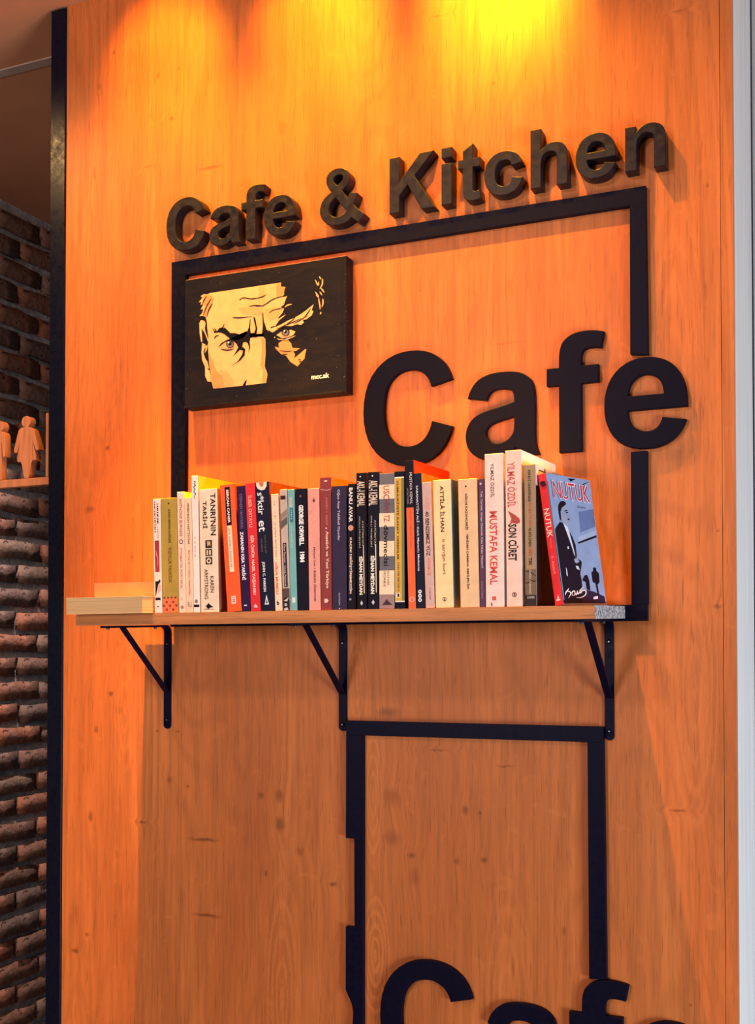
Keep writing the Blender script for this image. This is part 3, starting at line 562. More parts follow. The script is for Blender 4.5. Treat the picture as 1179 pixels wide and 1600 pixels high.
# ------------------------------------------------------------------ the setting
rnd = random.Random(7)
struct(box('floor', -3.6, 2.4, -5.0, 2.4, FLOOR - 0.1, FLOOR, M['floor']), 'dark floor of the cafe')
ceil = struct(box('ceiling', -3.6, 2.4, -1.6, 2.4, CEIL, CEIL + 0.1, M['ceiling']), 'taupe ceiling above the panelled wall and corridor')
box('joint_strip', -3.0, -1.62, 0.150, 0.176, CEIL - 0.003, CEIL + 0.001, M['ceiling_strip'], ceil)

wall = struct(box('wall_back', -1.575, -0.2375, 0.0185, 0.262, FLOOR, CEIL, M['grey_wall']), 'oak laminate wall carrying the sign and shelf')
box('wood_panel', -1.5735, -0.2553, 0.0, 0.018, FLOOR, CEIL, M['oak'], wall)
box('wood_panel', -0.2545, -0.2355, 0.0, 0.018, FLOOR, CEIL, M['oak'], wall)
struct(box('trim_1', -1.6125, -1.574, -0.004, 0.262, FLOOR, CEIL - 0.004, M['post'], None, 0.0015), 'black metal corner post at the edge of the oak wall')
struct(box('trim_2', -0.2372, -0.2350, 0.0190, 0.262, FLOOR, CEIL, M['white_wood'], None, 0.0006), 'white stained wood end face of the oak wall')
struct(box('trim_3', -0.2600, -0.2365, 0.2622, 0.305, FLOOR, CEIL, M['iron']), 'black joint behind the white wood end face')
struct(box('wall_right', -0.2600, 1.6, 0.3052, 0.40, FLOOR, CEIL, M['white_wood']), 'pale wood wall set back behind the black joint')

# brick side wall of the corridor, faces +X, runs along Y
BX = -2.405
wl = struct(box('wall_left', BX - 0.16, BX - 0.018, -0.55, 2.3, FLOOR, CEIL, M['mortar']), 'rustic brown brick wall of the corridor')
def brick_mesh(seed, length, height):
    r = random.Random(seed)
    ny, nz = 5, 3
    bm = bmesh.new()
    grid = []
    for j in range(nz):
        row = []
        for i in range(ny):
            u, v = i / (ny - 1), j / (nz - 1)
            edge = (i in (0, ny - 1)) or (j in (0, nz - 1))
            yy = (u - 0.5) * length + r.uniform(-1, 1) * (0.0022 if i in (0, ny - 1) else 0.006)
            zz = (v - 0.5) * height + r.uniform(-1, 1) * (0.0030 if j in (0, nz - 1) else 0.004)
            xx = (-0.003 if edge else 0.002) + r.uniform(-1, 1) * 0.0022
            row.append(bm.verts.new((xx, yy, zz)))
        grid.append(row)
    for j in range(nz - 1):
        for i in range(ny - 1):
            bm.faces.new((grid[j][i], grid[j][i + 1], grid[j + 1][i + 1], grid[j + 1][i]))
    rim = grid[0] + [grid[1][-1]] + grid[2][::-1] + [grid[1][0]]
    back = [bm.verts.new((-0.03, v.co.y * 0.985, v.co.z * 0.97)) for v in rim]
    n = len(rim)
    for i in range(n):
        bm.faces.new((rim[i], back[i], back[(i + 1) % n], rim[(i + 1) % n]))
    me = bm_mesh('brick', bm)
    for p in me.polygons:
        p.use_smooth = True
    me.materials.append(M['bricks'][seed % 5])
    return me
bricks = [brick_mesh(i, 0.188, 0.052) for i in range(15)]
course, k = 0.0700, 0
nrow = int((CEIL - FLOOR) / course) + 1
for j in range(nrow):
    z = FLOOR + 0.022 + j * course
    if z > CEIL - 0.03:
        break
    full = -0.9 < z
    y = 0.52 + (0.1 if j % 2 else 0.0) + rnd.uniform(-0.012, 0.012)
    while y < 1.32:
        b = bpy.data.objects.new('brick', bricks[rnd.randrange(15)])
        b.location = (BX + rnd.uniform(-0.004, 0.004), y, z + rnd.uniform(-0.003, 0.003))
        b.rotation_euler = (rnd.uniform(-0.02, 0.02), rnd.uniform(-0.04, 0.04), rnd.uniform(-0.02, 0.02))
        link(b, wl)
        y += 0.2 + rnd.uniform(-0.006, 0.006)

# ------------------------------------------------------------------ black frames on the wall
def frame_bar(name, parent, loop, thick=0.012):
    ox, oz = parent.location.x, parent.location.z
    me = curve_mesh(name, [[(a - ox, b - oz) for a, b in loop]], thick, 0.0004)
    for v in me.vertices:
        v.co = Vector((v.co.x, -thick / 2 - v.co.z, v.co.y))
    return obj(name, me, M['frame'], parent)
R4 = lambda x0, x1, z0, z1: [(x0, z0), (x1, z0), (x1, z1), (x0, z1)]
uf = tag(empty('wall_frame', (-0.839, 0, 0.060)), 'large black rectangular outline frame around the painting and big Cafe word', 'frame')
frame_bar('top_bar', uf, R4(-1.304, -0.373, 0.752, 0.7813))
frame_bar('side_bar', uf, R4(-1.304, -1.272, 0.0871, 0.7519))
frame_bar('side_bar', uf, [(-0.4, 0.5035), (-0.3705, 0.5005), (-0.373, 0.7519), (-0.3995, 0.7519)])
frame_bar('side_bar', uf, R4(-0.3998, -0.3728, 0.0872, 0.3405))
frame_bar('bottom_bar', uf, R4(-1.304, -0.3738, 0.060, 0.087))
lf = tag(empty('wall_frame', (-0.683, 0, -0.93)), 'black outline frame with notched left side on the wall under the shelf', 'frame')
frame_bar('top_bar', lf, R4(-0.9215, -0.4475, -0.142, -0.1158))
wave = [(-0.9226, -0.6040), (-0.9205, -0.6095), (-0.9178, -0.6146), (-0.9140, -0.6215), (-0.9107, -0.6290), (-0.9085, -0.6360), (-0.9075, -0.6439), (-0.9077, -0.6545), (-0.9084, -0.6654), (-0.911, -0.675), (-0.916, -0.685), (-0.9225, -0.694)]
frame_bar('side_bar', lf, [(-0.8886, -0.1422), (-0.9215, -0.1422), (-0.9222, -0.3300), (-0.9052, -0.3300), (-0.9045, -0.4905), (-0.9222, -0.4905)] + wave + [(-0.9225, -0.93), (-0.8886, -0.93)])
frame_bar('side_bar', lf, [(-0.4745, -0.1422), (-0.4475, -0.1422), (-0.4440, -0.5335), (-0.4732, -0.5362)])

# ------------------------------------------------------------------ letters
def letter(key, x, w, base, unit, thick, mat, label, group):
    if key == 'i':
        root = empty('sign_letter', (x, 0, base))
        s = w / 281
        for nm, g in (('stem', 'stem'), ('dot', 'dot')):
            obj(nm, letter_mesh(g, (147, 428), 0, w, 0, unit, thick, 0.0012), mat, root)
    else:
        root = obj('sign_letter', letter_mesh(key, INK[key], 0, w, 0, unit, thick, 0.0012), mat, None, (x, 0, base))
    return tag(root, label, 'letter', group)
G1 = 'small raised letters of the upper sign line'
small = [('C', -1.3078, .0879, .7965, 'C starting the small Cafe & Kitchen line'), ('a', -1.2088, .0696, .7945, 'a of the small Cafe word in the top line'),
         ('f', -1.1374, .0514, .7955, 'f of the small Cafe word in the top line'), ('e', -1.0880, .0690, .7957, 'e ending the small Cafe word in the top line'),
         ('&', -.9697, .0913, .7970, 'ampersand between the two words of the top line'), ('K', -.8292, .0877, .7992, 'capital K starting the word Kitchen'),
         ('i', -.7292, .0200, .7996, 'i with square dot in the word Kitchen'), ('t', -.6981, .0427, .8005, 't in the middle of the word Kitchen'),
         ('c', -.6494, .0693, .8010, 'c before the h in the word Kitchen'), ('h', -.5662, .0647, .8018, 'h in the word Kitchen'),
         ('e', -.4876, .0690, .8035, 'e between h and n in the word Kitchen'), ('n', -.4040, .0663, .8040, 'n ending the word Kitchen')]
for key, x, w, b, lab in small:
    letter(key, x, w, b, 6.92e-5, 0.026, M['letter'], 'dark brown raised letter ' + lab if key != '&' else 'dark brown raised ' + lab, G1)
G2, G3 = 'large black letters above the books', 'large black letters low on the wall'
big = [('C', -.8875, .1735, 'C'), ('a', -.6898, .1347, 'a'), ('f', -.5430, .0995, 'f'), ('e', -.4441, .1374, 'e')]
for key, x, w, lab in big:
    letter(key, x, w, .3475, 1.37e-4, 0.012, M['big_letter'], 'large flat black letter %s above the row of books' % lab, G2)
low = [('C', -.8541, .1757, 'C'), ('a', -.6560, .1360, 'a'), ('f', -.5075, .1000, 'f'), ('e', -.4080, .1385, 'e')]
for key, x, w, lab in low:
    letter(key, x, w, -.7400, 1.372e-4, 0.012, M['big_letter'], 'large flat black letter %s low on the wall inside the lower frame' % lab if key in 'Ca' else 'large flat black letter %s low on the wall by the lower frame end' % lab, G3)

# ------------------------------------------------------------------ shelf and brackets
TILT = math.radians(1.9)                                    # the shelf sags a little toward the room
SF, SB = -0.222, -0.0125                                    # front edge and back edge (Y)
ZF = 0.0778                                                 # shelf top at the front edge
TH = 0.0205
CT, ST = math.cos(TILT), math.sin(TILT)
def on_shelf(x, d, h=0.0):
    """point on the shelf: x along it, d back from the front edge, h above its top"""
    return Vector((x, SF + d * CT - h * ST, ZF + d * ST + h * CT))
SH = (TILT, 0, 0)
shelf = tag(empty('wall_shelf', on_shelf(0, 0), SH), 'oak laminate wall shelf on three black brackets holding the books', 'shelf')
SL, SR, SD = -1.3685, -0.4105, (SB - SF) / CT
box('board', SL + 0.0006, SR - 0.0008, 0.0010, SD, -TH, 0, M['shelf_oak'], shelf)
box('front_edge', SL + 0.0006, SR - 0.0008, 0.0, 0.0009, -TH, 0, M['shelf_oak'], shelf)
e = box('end_face', SR - 0.0007, SR, 0.0002, SD, -TH, 0, M['chip'], shelf)
e['label'] = 'raw grey speckled chipboard end'
e = box('end_face', SL, SL + 0.0005, 0.0002, SD, -TH, 0, M['chip'], shelf)

def bracket(x, zb, arm, label):
    """bent flat bar: wall leg, rounded corner, arm under the shelf; diagonal brace; screws"""
    hw, t, zu = 0.0078, 0.004, 0.0
    root = empty('shelf_bracket', (x, 0, zb))
    # side profile (Y toward room is negative) of the bent strip centre line
    top = ZF - TH - 0.0005
    ztop = lambda d: top + (SF * -1 - d) * ST - t / 2 - 0.0004       # follows the tilted underside, d = distance from wall
    path = [(-t / 2, zb)]
    r = 0.014
    for k in range(7):
        a = math.pi / 2 * k / 6
        path.append((-t / 2 - r + r * math.cos(a), ztop(0.01) - r + r * math.sin(a)))
    path.append((-arm, ztop(arm)))
    bm = bmesh.new()
    rings = []
    for i, (y, z) in enumerate(path):
        y0, z0 = path[max(i - 1, 0)]
        y1, z1 = path[min(i + 1, len(path) - 1)]
        L = math.hypot(y1 - y0, z1 - z0)
        ny, nz = -(z1 - z0) / L, (y1 - y0) / L
        rings.append([bm.verts.new((sx * hw, y + s * ny * t / 2, z - zb + s * nz * t / 2)) for sx, s in ((-1, -1), (1, -1), (1, 1), (-1, 1))])
    for a, b in zip(rings, rings[1:]):
        for k in range(4):
            bm.faces.new((a[k], a[(k + 1) % 4], b[(k + 1) % 4], b[k]))
    bm.faces.new(rings[0])
    bm.faces.new(rings[-1])
    # rounded lower end
    disc = bmesh.ops.create_cone(bm, cap_ends=True, segments=20, radius1=hw, radius2=hw, depth=t, matrix=Matrix.Translation((0, -t / 2, 0)) @ Matrix.Rotation(math.pi / 2, 4, 'X'))
    obj('angle_bar', bm_mesh('angle_bar', bm), M['iron'], root)
    # brace
    a, b = Vector((0, -0.150, ztop(0.15) - zb - 0.002)), Vector((0, -0.006, -0.067 - zb))
    d = (b - a)
    L = d.length
    bm = bmesh.new()
    add_box(bm, -0.0062, 0.0062, -0.0018, 0.0018, 0, L, 0.0004)
    me = bm_mesh('brace', bm)
    br = obj('brace', me, M['iron'], root, a)
    br.rotation_euler = d.to_track_quat('Z', 'Y').to_euler()
    # keep the flat of the strip facing along X
    z_ax = d.normalized()
    x_ax = Vector((1, 0, 0))
    y_ax = z_ax.cross(x_ax)
    br.rotation_euler = Matrix((x_ax, y_ax, z_ax)).transposed().to_euler()
    for zz in (0.026, -0.1235):
        bm = bmesh.new()
        bmesh.ops.create_cone(bm, cap_ends=True, segments=14, radius1=0.0040, radius2=0.0026, depth=0.0018, matrix=Matrix.Translation((0, -t - 0.0008, zz - zb)) @ Matrix.Rotation(math.pi / 2, 4, 'X'))
        s = obj('screw', bm_mesh('screw', bm), M['iron'], root)
        bm = bmesh.new()
        bmesh.ops.create_cone(bm, cap_ends=True, segments=8, radius1=0.0014, radius2=0.0014, depth=0.0006, matrix=Matrix.Translation((0, -t - 0.0019, zz - zb)) @ Matrix.Rotation(math.pi / 2, 4, 'X'))
        obj('screw_socket', bm_mesh('screw_socket', bm), M['steel'], s)
    for dd in (0.195, 0.045):
        bm = bmesh.new()
        bmesh.ops.create_cone(bm, cap_ends=True, segments=12, radius1=0.0036, radius2=0.0030, depth=0.003, matrix=Matrix.Translation((0, -min(dd, arm - 0.01), ztop(dd) - zb - t / 2 - 0.0014)))
        obj('screw', bm_mesh('screw', bm), M['steel'], root)
    return tag(root, label, 'bracket', 'iron brackets under the shelf')
bracket(-1.3162, -0.1330, 0.207, 'black iron shelf bracket on bare wood under the lying books')
bracket(-0.9325, -0.1275, 0.200, 'black iron shelf bracket touching the notched side of the lower frame')
bracket(-0.4393, -0.1310, 0.200, 'black iron shelf bracket next to the raw chipboard shelf end')

# ------------------------------------------------------------------ restroom sign on the corner post
rs = tag(empty('restroom_sign', (-1.613, 0.02, 0.365)), 'orange wooden restroom sign with man and woman figures on a rail', 'sign')
def plate(name, loop, thick, parent, y0):
    ox, oz = parent.location.x, parent.location.z
    me = curve_mesh(name, [[(a - ox, b - oz) for a, b in loop]], thick, 0.0006)
    for v in me.vertices:
        v.co = Vector((v.co.x, y0 + thick / 2 - v.co.z, v.co.y))
    return obj(name, me, M['sign_wood'], parent)
plate('rail', R4(-2.02, -1.6130, 0.3648, 0.3810), 0.018, rs, 0.0)
plate('upright', R4(-1.6395, -1.6322, 0.3814, 0.5166), 0.018, rs, 0.0)
def circle(cx, cz, r, n=24):
    return [(cx + r * math.cos(2 * math.pi * k / n), cz + r * math.sin(2 * math.pi * k / n)) for k in range(n)]
def smooth(loop, it=1):
    for _ in range(it):
        out = []
        for i, (a, b) in enumerate(loop):
            c, d = loop[(i + 1) % len(loop)]
            out += [(a * .8 + c * .2, b * .8 + d * .2), (a * .2 + c * .8, b * .2 + d * .8)]
        loop = out
    return loop
for nm, body, head in (('woman_figure', WOMAN, (-1.6927, 0.5026, 0.0121)), ('man_figure', MAN, (-1.7656, 0.4981, 0.0121))):
    zmin = min(b for a, b in body)
    body = [(a, max(0.3814, b) if b < 0.385 else b) for a, b in body]
    f = plate(nm, smooth(body), 0.018, rs, 0.0)
    plate('head', circle(*head), 0.018, rs, 0.0).parent = rs

# ------------------------------------------------------------------ painting
PX0, PX1, PZ0, PZ1, PY = -1.2610, -0.9125, 0.4838, 0.7345, -0.030
pw, ph = PX1 - PX0, PZ1 - PZ0
pt = tag(empty('canvas_painting', (PX0, PY, PZ0)), 'black canvas painting of a stern man\'s eyes and brow in cream', 'painting')
def canvas_black():
    t = NT('black_acrylic')
    o = t.obj()
    mp = t.n('ShaderNodeMapping')
    t.put(mp.inputs[0], o)
    mp.inputs['Scale'].default_value = (18, 18, 60)
    a = t.noise(mp.outputs[0], 1, 5, 0.7, 0.8)
    s = t.rng(t.noise(o, 330, 2, 0.4), 0.735, 0.76, 0.0, 0.55)
    col = t.mix(t.rng(a, 0.42, 0.78, 0.0, 0.8), (0.0035, 0.003, 0.009), (0.016, 0.010, 0.010))
    col = t.mix(s, col, (0.4, 0.35, 0.3))
    t.bump(a, 0.25, 0.001)
    return t.fin(col, 0.5, 0.12)
M['canvas'] = canvas_black()
box('canvas', 0, pw, 0.0, 0.029, 0, ph, M['canvas'], pt, 0.0012, 2)
e = box('top_edge', 0.001, pw - 0.004, 0.003, 0.027, ph + 0.0001, ph + 0.0012, P(214, 160, 110), pt)  # pale colour imitates lamplight catching the top edge of the canvas
e['label'] = 'canvas top edge with lamplight painted in as a pale strip'
box('side_lip', pw - 0.0075, pw + 0.0006, -0.0016, 0.027, -0.0005, ph - 0.001, M['canvas'], pt, 0.0006)
box('side_lip', -0.0006, pw - 0.008, -0.0016, 0.027, -0.0008, 0.0030, M['canvas'], pt, 0.0005)
INKS = {'L': P(224, 165, 110), 'M': P(205, 132, 78), 'N': P(216, 150, 94), 'K': P(12, 10, 18), 'G': P(110, 92, 100), 'W': P(250, 240, 225)}
def painted(name, ink, loop, layer, parent, w, h, inks):
    me = curve_mesh(name, [[(u * w, v * h) for u, v in loop]])
    for v in me.vertices:
        v.co = Vector((v.co.x, -0.00025 * layer, v.co.y))
    return obj(name, me, inks[ink], parent)
LAY = {'L': 1, 'M': 2, 'N': 2, 'K': 3}
for nm, ink, loop in PAINT:
    lay = LAY[ink]
    if nm in ('cheek',):
        lay = 1
    painted('painted_' + nm, ink, loop, lay, pt, pw, ph, INKS)
for i, (nm, ink, loop) in enumerate(EYES):
    painted('painted_' + nm, ink, loop, 4 + i * 0.8, pt, pw, ph, INKS)

def put_text(s, parent, x0, x1, z0, z1, mat, y, bold=0.0, vertical=False, name='title', fit=True):
    """flat print filling the box x0..x1, z0..z1; vertical text reads downward"""
    me0, a, b, c, d = text_mesh(s, bold)
    me = me0.copy()
    if vertical:
        kx, kz = (z1 - z0) / (b - a), (x1 - x0) / (d - c)
        for v in me.vertices:
            v.co = Vector((x0 + (v.co.y - c) * kz, y, z1 - (v.co.x - a) * kx))
    else:
        kx, kz = (x1 - x0) / (b - a), (z1 - z0) / (d - c)
        for v in me.vertices:
            v.co = Vector((x0 + (v.co.x - a) * kx, y, z0 + (v.co.y - c) * kz))
    return obj(name, me, mat, parent)
put_text('mcc.ak', pt, 0.795 * pw, 0.90 * pw, 0.118 * ph, 0.155 * ph, INKS['W'], -0.0006, 0.03, name='signature')

# ------------------------------------------------------------------ books
BOOKG = 'paperbacks standing on the wall shelf'
def book(x, w, h, lean, depth, spine, label, front=None, back=None, yt=0, yb=950, prints=(), d0=0.0015, rotz=0.0, round_spine=0.0008, cov=0.0009):
    """root empty at the lower spine corner; local x = thickness, y = depth, z = height"""
    root = empty('book', on_shelf(x, d0), Euler((TILT, math.radians(lean), rotz), 'XYZ'))
    sm = P(*spine) if isinstance(spine, tuple) else spine
    fm = P(*front) if isinstance(front, tuple) else (front or sm)
    bk = P(*back) if isinstance(back, tuple) else (back or sm)
    sp = box('spine', 0, w, 0, 0.0014, 0, h, sm, root, round_spine, 2)
    box('front_cover', w - cov, w, 0.0015, depth, 0, h, fm, root)
    box('back_cover', 0, cov, 0.0015, depth, 0, h, bk, root)
    box('page_block', cov + 0.0001, w - cov - 0.0001, 0.0016, depth - 0.0012, 0.0006, h - 0.0008, M['pages'], root)
    Z = lambda y: h * (yb - y) / (yb - yt)
    for i, pr in enumerate(prints):
        kind = pr[0]
        y = -0.00022 - 0.00006 * i
        if kind == 'v':                                     # text reading down the spine
            _, s, y0, y1, a, b, c, bold = pr
            put_text(s, root, a * w, b * w, Z(y1), Z(y0), P(*c), y, bold, True)
        elif kind == 'h':                                   # upright text
            _, s, y0, y1, a, b, c, bold = pr
            put_text(s, root, a * w, b * w, Z(y1), Z(y0), P(*c), y, bold, False, 'imprint')
        elif kind == 'r':                                   # printed block
            _, y0, y1, a, b, c = pr
            painted_loop('printed_block', R4(a * w, b * w, Z(y1), Z(y0)), P(*c), y, root)
        elif kind == 'p':                                   # free printed shape, u across, photo height
            _, pts, c = pr
            painted_loop('printed_shape', [(a * w, Z(b)) for a, b in pts], P(*c), y, root)
        elif kind == 'o':                                   # printed dot / roundel
            _, yc, xc, r, c = pr
            painted_loop('printed_roundel', circle(xc * w, Z(yc), r * w, 16), P(*c), y, root)
        elif kind == 'lines':                               # print too small to read
            _, y0, y1, a, b, c, n = pr
            for k in range(n):
                u0 = y0 + (y1 - y0) * k / n
                u1 = u0 + (y1 - y0) / n * (0.62 + 0.2 * ((k * 7) % 3 - 1))
                painted_loop('printed_mark', R4(a * w, b * w, Z(u1), Z(u0)), P(*c), y, root)
    return tag(root, label, 'book', BOOKG)
def painted_loop(name, loop, mat, y, parent):
    me = curve_mesh(name, [loop])
    for v in me.vertices:
        v.co = Vector((v.co.x, y, v.co.y))
    return obj(name, me, mat, parent)

BLK, WHT, RED, CRM = (22, 18, 28), (245, 240, 238), (214, 30, 34), (238, 214, 186)
book(-1.1962, .0158, .2013, -.2, .125, (238, 212, 200), 'thin pale book with a small dark red picture on its spine, beside the olive book', yt=780.6, yb=954.5, prints=[
    ('lines', 785, 833, .18, .32, (70, 50, 55), 14), ('lines', 788, 820, .52, .72, (40, 30, 35), 10), ('lines', 824, 841, .56, .68, (130, 110, 110), 6),
    ('r', 844, 892, .18, .74, (150, 34, 44)), ('p', [(.30, 858), (.42, 862), (.58, 872), (.52, 882), (.44, 886), (.50, 872), (.34, 866)], (226, 130, 130)),
    ('p', [(.15, 906), (.55, 906), (.80, 903), (.85, 907), (.55, 911), (.22, 928), (.15, 928)], BLK), ('p', [(.62, 910), (.86, 912), (.84, 920), (.45, 926)], (220, 160, 158)), ('r', 931, 935, .14, .82, BLK), ('o', 944.5, .48, .08, BLK)])
book(-1.1798, .0335, .2015, -.2, .13, (168, 138, 48), 'olive green book with an orange dotted band at the foot of its spine', yt=779.6, yb=954.5, prints=[
    ('v', 'KÜRŞAD BERKKAN KLASİKLERİ', 797, 848, .42, .64, (60, 44, 20), .03), ('v', 'YÜZYILLIK YALNIZLIK', 854, 909, .42, .66, (84, 58, 14), .02), ('o', 788, .5, .05, (50, 34, 16)),
    ('r', 930.5, 954, .05, .97, (232, 112, 58))] + [('o', y, u, .07, (150, 30, 24)) for y, us in ((938, (.28, .68)), (943.5, (.10, .48, .88)), (949.5, (.28, .68))) for u in us] + [('p', [(u - .07, 930.6), (u + .07, 930.6), (u, 933.2)], BLK) for u in (.15, .37, .6, .83)])
book(-1.1455, .0139, .2111, -.2, .125, (246, 204, 180), 'pale peach book with thin red author lettering and a black ring on the spine', yt=769.4, yb=954.3, front=(236, 190, 70), prints=[
    ('v', 'ANTHONY BURGESS', 780, 838, .30, .70, (170, 60, 44), .02), ('o', 846, .50, .30, (40, 26, 30)), ('o', 846, .50, .20, (246, 204, 180)), ('v', 'OTOMATİK PORTAKAL', 855, 918, .30, .70, (196, 92, 66), .02), ('lines', 931, 936, .42, .56, (150, 110, 100), 2), ('o', 946, .5, .22, (170, 120, 104))])
book(-1.1310, .0148, .2000, -.2, .122, (242, 198, 164), 'pale peach book with widely spaced dark author lettering on the spine', yt=778.6, yb=954.2, prints=[
    ('v', 'FRIEDRICH NIETZSCHE', 788, 850, .40, .66, (80, 44, 36), .02), ('v', 'BÖYLE BUYURDU ZERDÜŞT', 859, 929, .40, .68, (176, 74, 44), .02), ('h', 'RU', 938, 946, .28, .78, (100, 80, 70), 0.0)])
book(-1.1155, .0130, .2371, -.2, .165, (236, 220, 212), 'tall white book with black handwriting at the top of its spine', yt=744.6, yb=954.1, front=P(206, 140, 44), prints=[
    ('p', [(.3, 752), (.7, 754), (.5, 757), (.72, 760), (.4, 762), (.62, 766), (.42, 769), (.74, 773), (.45, 776), (.55, 781), (.38, 777), (.55, 773), (.30, 769), (.48, 766), (.28, 762), (.52, 759), (.38, 757), (.55, 755)], BLK), ('lines', 838, 872, .3, .5, (190, 170, 170), 5), ('o', 937, .45, .25, (120, 110, 110)), ('r', 942, 946, .08, .90, BLK)])
book(-1.1008, .0362, .2126, -.1, .135, (232, 206, 178), 'thick cream book with a two-line black serif title and three emblems', yt=765.8, yb=953.9, front=(150, 104, 92), prints=[
    ('v', "TANRI'NIN", 773, 837, .62, .92, (30, 18, 18), .02), ('v', 'TARİHİ', 784, 826, .20, .48, (30, 18, 18), .02),
    ('r', 844, 856, .32, .68, (48, 34, 30)), ('r', 857.5, 868, .32, .68, (48, 34, 30)), ('r', 870, 881, .32, .68, (48, 34, 30)),
    ('p', [(.40, 846), (.60, 846), (.60, 854), (.52, 851), (.44, 854)], (206, 170, 120)), ('r', 859, 866.5, .38, .46, (226, 200, 170)), ('r', 859, 866.5, .52, .62, (226, 200, 170)), ('o', 875.5, .5, .13, (226, 200, 170)), ('o', 875.5, .5, .06, (48, 34, 30)),
    ('v', 'KAREN', 899, 924, .56, .76, (50, 34, 30), 0.0), ('v', 'ARMSTRONG', 888, 934, .24, .44, (50, 34, 30), 0.0), ('p', [(.30, 945), (.45, 940), (.55, 943), (.72, 946), (.55, 947), (.42, 949)], BLK), ('lines', 949, 951, .2, .75, (110, 90, 80), 1)])
book(-1.0476, .0282, .2180, -3.0, .135, (252, 84, 14), 'bright orange book with a black and white title strip, leaning on the cream book', yt=758.7, yb=953.5, prints=[
    ('r', 763, 822, .32, .68, (24, 12, 20)), ('v', 'SERCAN CANER', 767, 818, .42, .58, WHT, .03), ('r', 822, 893, .34, .66, (250, 216, 180)), ('v', 'SIFIR GEREKLİ İNSANLAR', 826, 886, .42, .58, (60, 40, 40), 0.0),
    ('r', 930, 942, .34, .66, (250, 210, 190)), ('lines', 932, 940, .40, .60, (200, 80, 40), 3)])
book(-1.0188, .0170, .2141, -2.15, .13, (44, 22, 62), 'dark purple book with a bold white title leaning between orange and red', yt=760.5, yb=953.2, prints=[
    ('v', 'STEPHEN HAWKING', 773, 826, .30, .62, (128, 104, 150), 0.0), ('v', 'ZAMANIN KISA TARİHİ', 831, 905, .22, .70, (240, 232, 244), .03), ('r', 943, 945, .28, .62, (210, 200, 220))])
book(-1.0010, .0186, .2174, -2.2, .13, (218, 16, 30), 'bright red book with narrow pale capital lettering down the spine', yt=756.5, yb=953.0, prints=[
    ('v', 'İLBER ORTAYLI', 775, 824, .24, .70, (248, 170, 150), .02), ('v', 'BİR ÖMÜR NASIL YAŞANIR?', 837, 928, .24, .72, (250, 200, 180), .03), ('p', [(.30, 947), (.45, 942), (.65, 944), (.72, 948)], (250, 190, 180))])
book(-.9817, .0267, .2176, -2.25, .165, (22, 24, 46), 'navy book with a round cream emblem and playful white title', yt=755.3, yb=952.7, front=(128, 58, 30), prints=[
    ('p', [(.10, 755.4), (.86, 755.4), (.84, 762), (.70, 767), (.45, 768), (.20, 765), (.10, 760)], (236, 214, 190)), ('p', [(.28, 755.5), (.66, 755.5), (.60, 761), (.46, 763), (.34, 760)], (190, 104, 50)),
    ('v', 's*ktir', 771, 805, .14, .62, WHT, .01), ('v', 'et', 814, 831, .14, .60, WHT, .01), ('v', 'MUTLULUK', 837, 865, .50, .62, (116, 88, 80), 0.0), ('v', 'REHBERİ', 842, 862, .24, .38, (116, 88, 80), 0.0), ('v', 'JOHN C. PARKIN', 877, 923, .22, .46, WHT, .02),
    ('p', [(.30, 943), (.46, 928), (.62, 943)], (220, 220, 224)), ('p', [(.40, 941), (.47, 934), (.53, 941)], (22, 24, 46))])
book(-.9541, .0134, .1964, -1.6, .125, (240, 208, 178), 'cream book with slanting grey title and red capitals, letter b at the foot', yt=773.2, yb=952.4, prints=[
    ('lines', 785, 792, .35, .55, (190, 160, 140), 2), ('v', '31. yıl: yıllara darbe hatır /', 806, 875, .26, .62, (150, 118, 92), 0.0), ('v', 'UĞUR MUMCU', 878, 927, .22, .66, (226, 84, 48), .03), ('h', 'b', 937, 943.5, .30, .62, BLK, .03)])
book(-.9389, .0134, .2034, -1.1, .125, (196, 172, 156), 'grey and cream photo book with a diagonal dark band on the spine', yt=765.8, yb=952.3, prints=[
    ('r', 775.5, 781.5, .10, .80, (60, 34, 44)), ('p', [(.05, 804), (.95, 796), (.95, 806), (.05, 814)], (142, 124, 112)), ('p', [(.05, 815), (.95, 808), (.95, 819), (.05, 827)], (88, 76, 70)), ('r', 848, 916, .24, .74, (56, 40, 48)),
    ('v', 'Ölüm Pornosu · Chuck Palahniuk', 850, 915, .34, .62, (226, 216, 214), 0.0), ('r', 918, 935, .05, .95, (74, 54, 56)), ('p', [(.05, 934), (.50, 931), (.95, 936), (.95, 952), (.05, 952)], (44, 32, 38)), ('p', [(.10, 937), (.85, 932), (.60, 938)], (196, 190, 190)), ('o', 943, .4, .2, (170, 166, 168)), ('p', [(.1, 949), (.6, 947), (.8, 951), (.2, 952)], (190, 186, 186))])
book(-.9251, .0127, .2025, -.8, .12, (112, 170, 168), 'thin pale teal book with a small darker blue label on the spine', yt=765.8, yb=952.1, prints=[
    ('r', 778, 793, .28, .66, (206, 188, 176)), ('lines', 780, 791, .40, .52, (196, 110, 90), 4), ('r', 794.5, 816, .28, .74, (42, 104, 128)), ('lines', 797, 813, .42, .58, (170, 200, 206), 5), ('lines', 820, 856, .40, .54, (168, 206, 202), 12), ('r', 932, 940, .30, .78, (206, 222, 218))])
book(-.9118, .0211, .2025, -.45, .125, (16, 14, 32), 'black book with heavy white block author lettering', yt=765, yb=952, prints=[
    ('v', 'GEORGE ORWELL', 790, 852, .28, .70, (248, 240, 240), .05), ('v', '1984', 862, 878, .28, .72, (248, 240, 240), .05), ('o', 776.5, .44, .14, (66, 20, 46)), ('o', 776.5, .46, .06, (170, 120, 140))])
